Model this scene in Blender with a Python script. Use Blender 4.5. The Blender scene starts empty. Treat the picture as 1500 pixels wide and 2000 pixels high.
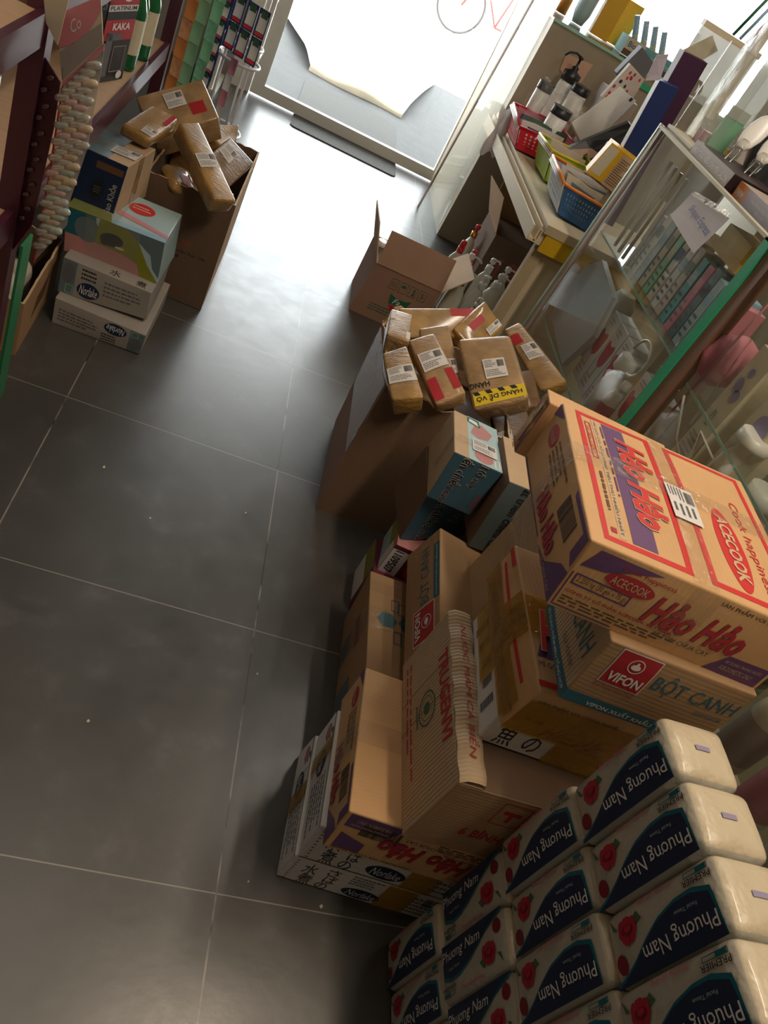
import bpy, bmesh, math, random
from mathutils import Vector, Matrix
from mathutils.geometry import tessellate_polygon
from math import sin, cos, pi, radians
random.seed(7)
S = bpy.context.scene
COL = S.collection
V = Vector

# ------------------------------------------------------------ camera
cam_d = bpy.data.cameras.new('camera')
cam = bpy.data.objects.new('camera', cam_d)
COL.objects.link(cam)
S.camera = cam
_r = V((0.902991, -0.011850, 0.429495)); _d = V((0.316199, -0.658473, -0.682959)); _f = V((0.290904, 0.752511, -0.590848))
cam.matrix_world = Matrix(((_r[0], -_d[0], -_f[0], -0.34687), (_r[1], -_d[1], -_f[1], -1.79949), (_r[2], -_d[2], -_f[2], 1.39901), (0, 0, 0, 1)))
cam_d.sensor_fit = 'HORIZONTAL'; cam_d.sensor_width = 36.0
cam_d.lens = 36.0 * 1532.7 / 1500.0
cam_d.clip_start = 0.05; cam_d.clip_end = 200

# ------------------------------------------------------------ world, sun, lights, exposure
W = bpy.data.worlds.new('sky'); S.world = W; W.use_nodes = True
bg = W.node_tree.nodes['Background']
bg.inputs['Color'].default_value = (0.93, 0.97, 1.0, 1); bg.inputs['Strength'].default_value = 9.0
sun_d = bpy.data.lights.new('sun', 'SUN'); sun_d.energy = 16.0; sun_d.angle = 0.01; sun_d.color = (1, 0.95, 0.86)
sun = bpy.data.objects.new('sun', sun_d); COL.objects.link(sun)
sun.rotation_euler = (radians(24), radians(8), 0)
def area(name, loc, rot, sx, sy, power, color, portal=False):
    d = bpy.data.lights.new(name, 'AREA'); d.shape = 'RECTANGLE'; d.size = sx; d.size_y = sy; d.energy = power; d.color = color
    if portal: d.cycles.is_portal = True
    o = bpy.data.objects.new(name, d); COL.objects.link(o); o.location = loc; o.rotation_euler = rot
    return o
area('door_portal', (0.85, 3.60, 1.25), (radians(-90), 0, 0), 3.0, 2.6, 1, (1, 1, 1), True)
area('ceiling_tube_light', (0.60, -1.25, 2.86), (0, 0, 0), 0.10, 1.2, 31, (1, 0.82, 0.62))
area('ceiling_tube_light', (-0.40, -0.45, 2.86), (0, 0, 0), 0.10, 1.2, 3.5, (1, 0.88, 0.74))  # unseen aisle tube, placed as weak fill for the floor
area('ceiling_tube_light', (1.15, 0.45, 2.86), (0, 0, 0), 0.10, 1.2, 11, (1, 0.90, 0.76))  # added tube, brightens the goods in the glass case
S.view_settings.view_transform = 'Standard'; S.view_settings.look = 'None'
S.view_settings.exposure = 0.12; S.view_settings.gamma = 1.0; S.view_settings.use_curve_mapping = False
try:
    S.cycles.max_bounces = 8; S.cycles.transparent_max_bounces = 16; S.cycles.sample_clamp_indirect = 6.0; S.cycles.use_denoising = True
    S.cycles.caustics_refractive = False; S.cycles.caustics_reflective = False
except Exception: pass

# ------------------------------------------------------------ materials
MATS = {}
def nt(name):
    m = bpy.data.materials.new(name); m.use_nodes = True; MATS[name] = m
    t = m.node_tree; return m, t, t.nodes['Principled BSDF']
def setp(b, color=None, rough=None, metal=None, spec=None, coat=None):
    if color is not None: b.inputs['Base Color'].default_value = (*color, 1)
    if rough is not None: b.inputs['Roughness'].default_value = rough
    if metal is not None: b.inputs['Metallic'].default_value = metal
    if spec is not None: b.inputs['Specular IOR Level'].default_value = spec
    if coat is not None: b.inputs['Coat Weight'].default_value = coat; b.inputs['Coat Roughness'].default_value = 0.12
def N(t, kind, **kw):
    n = t.nodes.new(kind)
    for k, v in kw.items(): setattr(n, k, v)
    return n
def noise(t, scale, detail=3, vec=None, rough=0.5):
    n = N(t, 'ShaderNodeTexNoise'); n.inputs['Scale'].default_value = scale; n.inputs['Detail'].default_value = detail; n.inputs['Roughness'].default_value = rough
    if vec is not None: t.links.new(vec, n.inputs['Vector'])
    return n
def varied(name, color, rough=0.6, metal=0, spec=0.5, var=0.12, scale=14, bump=0.0, bscale=60, coat=None, stretch=None):
    """plain procedural surface: the colour drifts a little, optional bump"""
    m, t, b = nt(name); setp(b, color, rough, metal, spec, coat)
    tc = N(t, 'ShaderNodeTexCoord'); vec = tc.outputs['Object']
    if stretch:
        mp = N(t, 'ShaderNodeMapping'); mp.inputs['Scale'].default_value = stretch; t.links.new(vec, mp.inputs['Vector']); vec = mp.outputs['Vector']
    n = noise(t, scale, 4, vec)
    mx = N(t, 'ShaderNodeMix', data_type='RGBA'); mx.inputs[6].default_value = (*[c * (1 - var) for c in color], 1); mx.inputs[7].default_value = (*[min(1, c * (1 + var)) for c in color], 1)
    t.links.new(n.outputs['Fac'], mx.inputs[0]); t.links.new(mx.outputs[2], b.inputs['Base Color'])
    if bump:
        n2 = noise(t, bscale, 3, vec); bp = N(t, 'ShaderNodeBump'); bp.inputs['Strength'].default_value = bump; bp.inputs['Distance'].default_value = 0.008
        t.links.new(n2.outputs['Fac'], bp.inputs['Height']); t.links.new(bp.outputs['Normal'], b.inputs['Normal'])
    return m
def cardboard(name, color, rough=0.75, flute=0.25, axis='Z', gloss=None, dirt=0.16):
    m, t, b = nt(name); setp(b, color, rough, 0, 0.25, gloss)
    tc = N(t, 'ShaderNodeTexCoord')
    n = noise(t, 9, 5, tc.outputs['Object'], 0.6)
    mx = N(t, 'ShaderNodeMix', data_type='RGBA'); mx.inputs[6].default_value = (*[c * (1 - dirt) for c in color], 1); mx.inputs[7].default_value = (*[min(1, c * (1 + dirt * .8)) for c in color], 1)
    t.links.new(n.outputs['Fac'], mx.inputs[0]); t.links.new(mx.outputs[2], b.inputs['Base Color'])
    wv = N(t, 'ShaderNodeTexWave', wave_type='BANDS', bands_direction=axis); wv.inputs['Scale'].default_value = 42; wv.inputs['Distortion'].default_value = 1.2; wv.inputs['Detail Scale'].default_value = 1.0
    t.links.new(tc.outputs['Object'], wv.inputs['Vector'])
    n2 = noise(t, 16, 3, tc.outputs['Object'])
    ad = N(t, 'ShaderNodeMath', operation='MULTIPLY_ADD'); ad.inputs[1].default_value = 1.6
    t.links.new(n2.outputs['Fac'], ad.inputs[0]); t.links.new(wv.outputs['Fac'], ad.inputs[2])
    bp = N(t, 'ShaderNodeBump'); bp.inputs['Strength'].default_value = flute; bp.inputs['Distance'].default_value = 0.0006
    t.links.new(ad.outputs[0], bp.inputs['Height']); t.links.new(bp.outputs['Normal'], b.inputs['Normal'])
    return m
def wrapped(name, color):
    """brown packing tape wound round a parcel: glossy, creased"""
    m, t, b = nt(name); setp(b, color, 0.20, 0, 0.5, 0.8)
    tc = N(t, 'ShaderNodeTexCoord'); mp = N(t, 'ShaderNodeMapping'); mp.inputs['Scale'].default_value = (1, 6, 2.5); mp.inputs['Rotation'].default_value = (0.3, 0.2, 0.5)
    t.links.new(tc.outputs['Object'], mp.inputs['Vector'])
    n = noise(t, 22, 5, mp.outputs['Vector'], 0.65)
    n1 = noise(t, 14, 2, tc.outputs['Object'])
    cr = N(t, 'ShaderNodeValToRGB'); cr.color_ramp.elements[0].position = 0.38; cr.color_ramp.elements[1].position = 0.62
    cr.color_ramp.elements[0].color = (*[c * .8 for c in color], 1); cr.color_ramp.elements[1].color = (*[min(1, c * 1.18) for c in color], 1)
    t.links.new(n1.outputs['Fac'], cr.inputs['Fac']); t.links.new(cr.outputs['Color'], b.inputs['Base Color'])
    bp = N(t, 'ShaderNodeBump'); bp.inputs['Strength'].default_value = 0.9; bp.inputs['Distance'].default_value = 0.007
    t.links.new(n.outputs['Fac'], bp.inputs['Height']); t.links.new(bp.outputs['Normal'], b.inputs['Normal'])
    return m
def clear(name, tint=(1, 1, 1), opacity=0.12, rough=0.08, body=(0.8, 0.8, 0.8), bump=0.0, bscale=30, fres=1.35):
    """thin clear sheet: lets light through, keeps its gloss"""
    m = bpy.data.materials.new(name); m.use_nodes = True; MATS[name] = m; t = m.node_tree
    for n in list(t.nodes): t.nodes.remove(n)
    out = N(t, 'ShaderNodeOutputMaterial'); tr = N(t, 'ShaderNodeBsdfTransparent'); tr.inputs['Color'].default_value = (*tint, 1)
    pb = N(t, 'ShaderNodeBsdfPrincipled'); setp(pb, body, rough, 0, 0.5)
    gl = N(t, 'ShaderNodeBsdfGlossy'); gl.inputs['Roughness'].default_value = rough
    lw = N(t, 'ShaderNodeLayerWeight'); lw.inputs['Blend'].default_value = 0.5
    pw = N(t, 'ShaderNodeMath', operation='POWER'); pw.inputs[1].default_value = 4.0; t.links.new(lw.outputs['Facing'], pw.inputs[0])
    fr = N(t, 'ShaderNodeMath', operation='MULTIPLY_ADD'); fr.inputs[1].default_value = 0.55; fr.inputs[2].default_value = (fres - 1) * 0.1; t.links.new(pw.outputs[0], fr.inputs[0])
    m1 = N(t, 'ShaderNodeMixShader'); m1.inputs[0].default_value = opacity
    t.links.new(tr.outputs[0], m1.inputs[1]); t.links.new(pb.outputs[0], m1.inputs[2])
    m2 = N(t, 'ShaderNodeMixShader'); t.links.new(fr.outputs[0], m2.inputs[0]); t.links.new(m1.outputs[0], m2.inputs[1]); t.links.new(gl.outputs[0], m2.inputs[2])
    if bump:
        tc = N(t, 'ShaderNodeTexCoord'); n2 = noise(t, bscale, 4, tc.outputs['Object']); bp = N(t, 'ShaderNodeBump'); bp.inputs['Strength'].default_value = bump; bp.inputs['Distance'].default_value = 0.01
        t.links.new(n2.outputs['Fac'], bp.inputs['Height'])
        for x in (pb, gl): t.links.new(bp.outputs['Normal'], x.inputs['Normal'])
    t.links.new(m2.outputs[0], out.inputs['Surface'])
    return m
def flat(name, color, rough=0.55, **k): return varied(name, color, rough, var=0.05, scale=30, **k)

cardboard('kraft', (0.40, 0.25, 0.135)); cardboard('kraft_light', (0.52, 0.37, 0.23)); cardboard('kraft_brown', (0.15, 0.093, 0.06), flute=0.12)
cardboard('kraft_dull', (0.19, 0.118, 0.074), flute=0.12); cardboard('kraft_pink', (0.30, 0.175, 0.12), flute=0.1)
cardboard('carton_orange', (0.64, 0.385, 0.185), 0.5, 0.35, 'X'); cardboard('carton_orange_plain', (0.68, 0.40, 0.19), 0.55, 0.12, 'Y')
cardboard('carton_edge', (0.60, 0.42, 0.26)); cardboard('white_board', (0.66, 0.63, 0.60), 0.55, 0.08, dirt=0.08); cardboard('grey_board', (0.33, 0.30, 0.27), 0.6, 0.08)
cardboard('ripple_kraft', (0.50, 0.36, 0.22), 0.65, 1.0, 'Y')
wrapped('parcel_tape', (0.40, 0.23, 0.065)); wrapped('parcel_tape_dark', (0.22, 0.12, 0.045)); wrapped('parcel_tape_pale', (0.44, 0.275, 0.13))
clear('brown_tape', (0.86, 0.60, 0.20), 0.42, 0.16, (0.52, 0.32, 0.05), 0.8, 45)
clear('clear_tape', (0.98, 0.96, 0.92), 0.06, 0.12, (0.7, 0.65, 0.55), 0.8, 50)
clear('glass', (0.975, 0.99, 0.98), 0.01, 0.02, (0.6, 0.75, 0.7)); clear('door_glass', (0.97, 0.985, 0.98), 0.01, 0.02, (0.8, 0.9, 0.9), fres=1.25)
clear('acrylic', (0.95, 0.95, 0.93), 0.06, 0.08, (0.8, 0.78, 0.72), 0.2, 8); clear('plastic_wrap', (0.97, 0.97, 0.95), 0.08, 0.08, (0.85, 0.85, 0.82), 0.9, 28, 1.5)
clear('blister', (0.9, 0.88, 0.85), 0.28, 0.06, (0.75, 0.74, 0.7), 0.2, 40, 1.5); clear('frosted', (0.8, 0.84, 0.88), 0.55, 0.3, (0.62, 0.66, 0.70), 0.3, 12)
for n_, c_, r_ in [('red_print', (0.42, 0.02, 0.03), .5), ('red_bright', (0.62, 0.03, 0.03), .4), ('purple_print', (0.13, 0.055, 0.16), .5), ('blue_print', (0.03, 0.14, 0.20), .5),
                  ('teal_blue', (0.045, 0.115, 0.17), .5), ('navy', (0.008, 0.02, 0.065), .45), ('wave_teal', (0.0, 0.13, 0.19), .4), ('black_ink', (0.012, 0.011, 0.012), .5), ('white_ink', (0.78, 0.76, 0.74), .5),
                  ('grey_ink', (0.12, 0.12, 0.13), .6), ('brown_ink', (0.13, 0.065, 0.03), .6), ('red_faint', (0.30, 0.07, 0.05), .6), ('green_print', (0.02, 0.12, 0.06), .5), ('yellow_print', (0.75, 0.55, 0.02), .4),
                  ('rose', (0.42, 0.01, 0.04), .45), ('rose_dark', (0.2, 0.005, 0.02), .45), ('pink_script', (0.65, 0.12, 0.22), .5), ('leaf', (0.06, 0.13, 0.07), .5), ('label_white', (0.72, 0.69, 0.67), .45),
                  ('olive', (0.23, 0.24, 0.02), .4), ('pink_board', (0.48, 0.21, 0.20), .4), ('maroon_board', (0.13, 0.02, 0.04), .4), ('pale_blue', (0.40, 0.55, 0.58), .35), ('sky_print', (0.30, 0.50, 0.66), .35), ('slate', (0.12, 0.17, 0.19), .4),
                  ('deep_teal', (0.01, 0.12, 0.16), .4), ('cream_paint', (0.70, 0.60, 0.43), .45), ('cream_dark', (0.50, 0.40, 0.26), .5), ('panel_beige', (0.36, 0.30, 0.215), .5), ('mustard', (0.62, 0.38, 0.01), .5),
                  ('cream_plastic', (0.66, 0.62, 0.52), .35), ('white_plastic', (0.78, 0.76, 0.72), .3), ('gold', (0.75, 0.34, 0.09), .25), ('red_cap', (0.65, 0.03, 0.03), .3),
                  ('basket_red', (0.58, 0.012, 0.03), .3), ('basket_green', (0.30, 0.45, 0.02), .35), ('basket_yellow', (0.62, 0.52, 0.01), .35), ('basket_blue', (0.02, 0.10, 0.26), .4), ('basket_orange', (0.85, 0.23, 0.02), .35), ('basket_grey', (0.42, 0.46, 0.5), .4),
                  ('royal_blue', (0.012, 0.03, 0.14), .5), ('plum', (0.055, 0.012, 0.05), .5), ('lavender', (0.42, 0.38, 0.46), .5), ('box_yellow', (0.75, 0.42, 0.02), .4), ('black_plastic', (0.015, 0.015, 0.016), .35), ('dark_card', (0.035, 0.02, 0.02), .4),
                  ('frame_wood', (0.22, 0.12, 0.075), .45), ('green_edge', (0.03, 0.42, 0.22), .3), ('green_pane', (0.03, 0.22, 0.09), .3), ('aqua_edge', (0.35, 0.60, 0.48), .2), ('steel', (0.5, 0.5, 0.5), .3), ('tulip', (0.55, 0.06, 0.10), .5), ('teal_box', (0.12, 0.42, 0.46), .5), ('pink_box', (0.55, 0.18, 0.24), .5),
                  ('peach', (0.72, 0.25, 0.08), .4), ('pink_soft', (0.65, 0.25, 0.30), .4), ('lilac', (0.30, 0.27, 0.42), .5), ('green_bottle', (0.01, 0.12, 0.04), .12), ('label_cream', (0.62, 0.56, 0.42), .5), ('grey_text', (0.35, 0.33, 0.31), .5), ('taupe', (0.38, 0.31, 0.27), .5),
                  ('skin_tone', (0.62, 0.38, 0.27), .5), ('ink_blue', (0.02, 0.03, 0.30), .5), ('floral', (0.60, 0.50, 0.42), .6), ('mint', (0.25, 0.55, 0.35), .4), ('orange_strip', (0.70, 0.28, 0.08), .25), ('sachet_blue', (0.02, 0.04, 0.18), .3), ('white_alu', (0.70, 0.68, 0.62), .35), ('rubber', (0.03, 0.03, 0.03), .7), ('magenta', (0.55, 0.02, 0.15), .35), ('hot_pink', (0.6, 0.05, 0.22), .35)]:
    flat(n_, c_, r_)
setp(MATS['gold'].node_tree.nodes['Principled BSDF'], metal=0.85); setp(MATS['steel'].node_tree.nodes['Principled BSDF'], metal=0.9)
varied('rack_maroon', (0.075, 0.018, 0.032), 0.32, var=0.1); varied('shelf_wood', (0.50, 0.33, 0.20), 0.45, var=0.18, scale=5, stretch=(1, 12, 1))
varied('tissue_film', (0.46, 0.43, 0.36), 0.35, var=0.08, bump=0.8, bscale=26, coat=0.3); varied('tissue_end', (0.62, 0.53, 0.38), 0.4, var=0.08, bump=1.0, bscale=26, coat=0.25)
varied('wall_paint', (0.42, 0.39, 0.34), 0.8, var=0.05, scale=3); varied('ceiling_paint', (0.5, 0.48, 0.45), 0.9, var=0.03)
varied('granite', (0.040, 0.040, 0.039), 0.75, var=0.35, scale=9, bump=.4, bscale=40); varied('street_concrete', (0.62, 0.56, 0.48), 0.9, var=0.15, scale=4, bump=0.3); varied('ramp_cement', (0.55, 0.48, 0.38), 0.9, var=0.25, scale=8, bump=0.6, bscale=12)
varied('mat_grey', (0.075, 0.073, 0.07), 0.9, var=0.15, scale=30, bump=0.4, bscale=90); varied('paper', (0.66, 0.62, 0.64), 0.7, var=0.04, bump=0.2, bscale=14); varied('pearl', (0.60, 0.60, 0.56), 0.10, var=0.3, scale=40, metal=.35, coat=0.8)

def floor_material():
    m, t, b = nt('floor_tiles')
    tc = N(t, 'ShaderNodeTexCoord'); sp = N(t, 'ShaderNodeSeparateXYZ'); t.links.new(tc.outputs['Object'], sp.inputs[0])
    def line(ch, half):
        a = N(t, 'ShaderNodeMath', operation='DIVIDE'); a.inputs[1].default_value = 0.6; t.links.new(sp.outputs[ch], a.inputs[0])
        r = N(t, 'ShaderNodeMath', operation='ROUND'); t.links.new(a.outputs[0], r.inputs[0])
        s = N(t, 'ShaderNodeMath', operation='SUBTRACT'); t.links.new(a.outputs[0], s.inputs[0]); t.links.new(r.outputs[0], s.inputs[1])
        ab = N(t, 'ShaderNodeMath', operation='ABSOLUTE'); t.links.new(s.outputs[0], ab.inputs[0])
        l = N(t, 'ShaderNodeMath', operation='LESS_THAN'); l.inputs[1].default_value = half / 0.6; t.links.new(ab.outputs[0], l.inputs[0]); return l, r
    lx, rx = line(0, 0.0016); ly, ry = line(1, 0.0013)
    g = N(t, 'ShaderNodeMath', operation='MAXIMUM'); t.links.new(lx.outputs[0], g.inputs[0]); t.links.new(ly.outputs[0], g.inputs[1])
    n1 = noise(t, 1.6, 6, tc.outputs['Object'], 0.65); n2 = noise(t, 9, 6, tc.outputs['Object'], 0.7); n3 = noise(t, 30, 4, tc.outputs['Object'])
    cr = N(t, 'ShaderNodeValToRGB'); cr.color_ramp.elements[0].position = 0.3; cr.color_ramp.elements[1].position = 0.75
    cr.color_ramp.elements[0].color = (0.040, 0.038, 0.035, 1); cr.color_ramp.elements[1].color = (0.080, 0.076, 0.070, 1)
    t.links.new(n1.outputs['Fac'], cr.inputs['Fac'])
    # dusty scuffs
    sc = N(t, 'ShaderNodeValToRGB'); sc.color_ramp.elements[0].position = 0.55; sc.color_ramp.elements[1].position = 0.80
    sc.color_ramp.elements[0].color = (0, 0, 0, 1); sc.color_ramp.elements[1].color = (0.35, 0.35, 0.35, 1); t.links.new(n2.outputs['Fac'], sc.inputs['Fac'])
    m1 = N(t, 'ShaderNodeMix', data_type='RGBA'); m1.inputs[7].default_value = (0.17, 0.165, 0.155, 1)
    t.links.new(sc.outputs['Color'], m1.inputs[0]); t.links.new(cr.outputs['Color'], m1.inputs[6])
    # grout: pale across, partly dark along
    gn = noise(t, 3.5, 4, tc.outputs['Object']); gc = N(t, 'ShaderNodeValToRGB'); gc.color_ramp.elements[0].position = 0.47; gc.color_ramp.elements[1].position = 0.52
    gc.color_ramp.elements[0].color = (0.012, 0.011, 0.010, 1); gc.color_ramp.elements[1].color = (0.26, 0.235, 0.20, 1); t.links.new(gn.outputs['Fac'], gc.inputs['Fac'])
    gm = N(t, 'ShaderNodeMix', data_type='RGBA'); gm.inputs[6].default_value = (0.26, 0.235, 0.20, 1); t.links.new(lx.outputs[0], gm.inputs[0]); t.links.new(gc.outputs['Color'], gm.inputs[7])
    m2 = N(t, 'ShaderNodeMix', data_type='RGBA'); t.links.new(g.outputs[0], m2.inputs[0]); t.links.new(m1.outputs[2], m2.inputs[6]); t.links.new(gm.outputs[2], m2.inputs[7])
    t.links.new(m2.outputs[2], b.inputs['Base Color'])
    rr = N(t, 'ShaderNodeMapRange'); rr.inputs['To Min'].default_value = 0.22; rr.inputs['To Max'].default_value = 0.46; t.links.new(n2.outputs['Fac'], rr.inputs['Value']); t.links.new(rr.outputs[0], b.inputs['Roughness'])
    b.inputs['Specular IOR Level'].default_value = 1.0
    bp = N(t, 'ShaderNodeBump'); bp.inputs['Strength'].default_value = 0.12; bp.inputs['Distance'].default_value = 0.002
    t.links.new(n3.outputs['Fac'], bp.inputs['Height']); t.links.new(bp.outputs['Normal'], b.inputs['Normal'])
floor_material()

# ------------------------------------------------------------ building blocks
class MB:
    """collects faces (world coordinates) for ONE mesh object"""
    def __init__(s): s.v = []; s.f = []; s.m = []; s.sm = []; s.mats = []
    def mi(s, m):
        if m not in s.mats: s.mats.append(m)
        return s.mats.index(m)
    def face(s, pts, m, sm=False):
        i = len(s.v); s.v += [tuple(p) for p in pts]; s.f.append(tuple(range(i, i + len(pts)))); s.m.append(s.mi(m)); s.sm.append(sm)
    def mesh(s, pts, faces, m, sm=False):
        i = len(s.v); s.v += [tuple(p) for p in pts]; k = s.mi(m)
        for f in faces: s.f.append(tuple(i + a for a in f)); s.m.append(k); s.sm.append(sm)
    def grid(s, fn, us, vs, m, sm=False):
        pts = [fn(u, v) for v in vs for u in us]; w = len(us)
        s.mesh(pts, [(j * w + i, j * w + i + 1, (j + 1) * w + i + 1, (j + 1) * w + i) for j in range(len(vs) - 1) for i in range(w - 1)], m, sm)
    def box(s, a, b, m, M=None):
        x0, y0, z0 = a; x1, y1, z1 = b
        p = [V((x, y, z)) for z in (z0, z1) for y in (y0, y1) for x in (x0, x1)]
        if M is not None: p = [M @ q for q in p]
        s.mesh(p, [(0, 2, 3, 1), (4, 5, 7, 6), (0, 1, 5, 4), (2, 6, 7, 3), (0, 4, 6, 2), (1, 3, 7, 5)], m)
    def hexa(s, c, m):
        s.mesh([V(q) for q in c], [(0, 2, 3, 1), (4, 5, 7, 6), (0, 1, 5, 4), (2, 6, 7, 3), (0, 4, 6, 2), (1, 3, 7, 5)], m)
    def prism(s, pts, n, th, m):
        """flat outline given a real thickness along n"""
        n = V(n).normalized() * th; a = [V(p) for p in pts]; b = [p + n for p in a]; k = len(a)
        s.mesh(a + b, [tuple(range(k))[::-1], tuple(range(k, 2 * k))] + [(i, (i + 1) % k, k + (i + 1) % k, k + i) for i in range(k)], m)
    def lathe(s, prof, m, M=None, seg=20, sq=0.0):
        """prof: (radius, height[, material]); sq flattens the section towards an oval"""
        pts = []; k = len(prof)
        for p in prof:
            for i in range(seg):
                a = 2 * pi * i / seg; q = V((p[0] * cos(a), p[0] * sin(a) * (1 - sq), p[1])); pts.append(M @ q if M is not None else q)
        for j in range(k - 1):
            mm = prof[j][2] if len(prof[j]) > 2 else m
            s.mesh([pts[(j + d) * seg + i] for d in (0, 1) for i in range(seg)], [(i, (i + 1) % seg, seg + (i + 1) % seg, seg + i) for i in range(seg)], mm, True)
        s.face([pts[i] for i in range(seg)][::-1], prof[0][2] if len(prof[0]) > 2 else m); s.face([pts[(k - 1) * seg + i] for i in range(seg)], prof[-2][2] if len(prof[-2]) > 2 else m)
    def tube(s, pts, r, m, seg=8, closed=False):
        P = [V(p) for p in pts]; n = len(P); rings = []
        for i, p in enumerate(P):
            if closed: t = (P[(i + 1) % n] - P[i - 1]).normalized()
            else: t = (P[min(n - 1, i + 1)] - P[max(0, i - 1)]).normalized()
            u = t.cross(V((0, 0, 1)) if abs(t.z) < .9 else V((1, 0, 0))).normalized(); w = t.cross(u)
            rings += [p + (u * cos(2 * pi * k / seg) + w * sin(2 * pi * k / seg)) * r for k in range(seg)]
        e = n if closed else n - 1
        s.mesh(rings, [(j * seg + k, j * seg + (k + 1) % seg, ((j + 1) % n) * seg + (k + 1) % seg, ((j + 1) % n) * seg + k) for j in range(e) for k in range(seg)], m, True)
        if not closed: s.face(rings[:seg][::-1], m); s.face(rings[-seg:], m)
    def build(s, name, parent=None, loc=None):
        me = bpy.data.meshes.new(name)
        top = parent
        while top is not None and top.parent is not None: top = top.parent
        org = V(loc) if loc is not None else (top['_o'] if top is not None and '_o' in top else V((0, 0, 0)))
        org = V(org)
        me.from_pydata([tuple(V(p) - org) for p in s.v], [], s.f)
        for m in s.mats: me.materials.append(MATS[m])
        me.polygons.foreach_set('material_index', s.m); me.polygons.foreach_set('use_smooth', s.sm)
        me.update()
        if any(s.sm):
            bm = bmesh.new(); bm.from_mesh(me); bmesh.ops.remove_doubles(bm, verts=bm.verts, dist=1e-6); bm.to_mesh(me); bm.free()
        o = bpy.data.objects.new(name, me); COL.objects.link(o)
        if parent is not None: o.parent = parent
        else: o.location = org
        return o
def thing(name, label, cat, loc, group=None):
    o = bpy.data.objects.new(name, None); COL.objects.link(o); o.location = loc; o.empty_display_size = 0.05
    o['label'] = label; o['category'] = cat; o['_o'] = tuple(loc)
    if group: o['group'] = group
    return o
def single(mb, name, label, cat, loc=(0, 0, 0), group=None, kind=None):
    o = mb.build(name, None, loc); o['label'] = label; o['category'] = cat
    if group: o['group'] = group
    if kind: o['kind'] = kind
    return o
def structure(mb, name):
    o = mb.build(name); o['kind'] = 'structure'; return o
def copy_tree(o, dloc, label, group=None):
    c = o.copy(); COL.objects.link(c); c.location = V(o.location) + V(dloc); c['label'] = label
    if group: c['group'] = group
    for ch in list(o.children):
        d = ch.copy(); COL.objects.link(d); d.parent = c
        for g in list(ch.children):
            e = g.copy(); COL.objects.link(e); e.parent = d
    return c

_tc = {}
def text_mesh(s, bold=0.0, shear=0.0):
    k = (s, bold, shear)
    if k in _tc: return _tc[k]
    # letters with a horn are set as the plain letter plus a small drawn horn
    HORN = dict(zip('ơớờởỡợưứừửữựƠỚỜỞỠỢƯỨỪỬỮỰ', 'oóòỏõọuúùủũụOÓÒỎÕỌUÚÙỦŨỤ'))
    def raw(txt):
        cu = bpy.data.curves.new('t', 'FONT'); cu.body = txt; cu.resolution_u = 2; cu.offset = bold; cu.shear = shear; cu.size = 1
        ob = bpy.data.objects.new('t', cu); COL.objects.link(ob)
        bpy.context.view_layer.update()
        me = ob.evaluated_get(bpy.context.evaluated_depsgraph_get()).to_mesh()
        v_ = [(v.co.x, v.co.y) for v in me.vertices]; f_ = [tuple(p.vertices) for p in me.polygons]
        bpy.data.objects.remove(ob); bpy.data.curves.remove(cu); return v_, f_
    plain = ''.join(HORN.get(ch, ch) for ch in s); vs, fs = raw(plain)
    for i, ch in enumerate(s):
        if ch in HORN:
            xr = max(v[0] for v in raw(plain[:i + 1])[0]); y = 0.40 if ch == ch.lower() else 0.62; r = -.10 if plain[i] in 'OÓÒỎÕỌoóòỏõọ' else -.03; sh_ = shear * y - (shear * y if shear else 0)
            n0 = len(vs); vs += [(xr + r, y - .03), (xr + .03, y + .01), (xr + .06, y + .09), (xr + .00, y + .09), (xr - .01, y + .05), (xr + r, y + .03)]; fs.append(tuple(range(n0, n0 + 6)))
    x0 = min(v[0] for v in vs); x1 = max(v[0] for v in vs); y0 = min(v[1] for v in vs); y1 = max(v[1] for v in vs)
    vs = [((x - x0) / (x1 - x0), (y - y0) / (y1 - y0)) for x, y in vs]
    _tc[k] = (vs, fs); return _tc[k]

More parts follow.
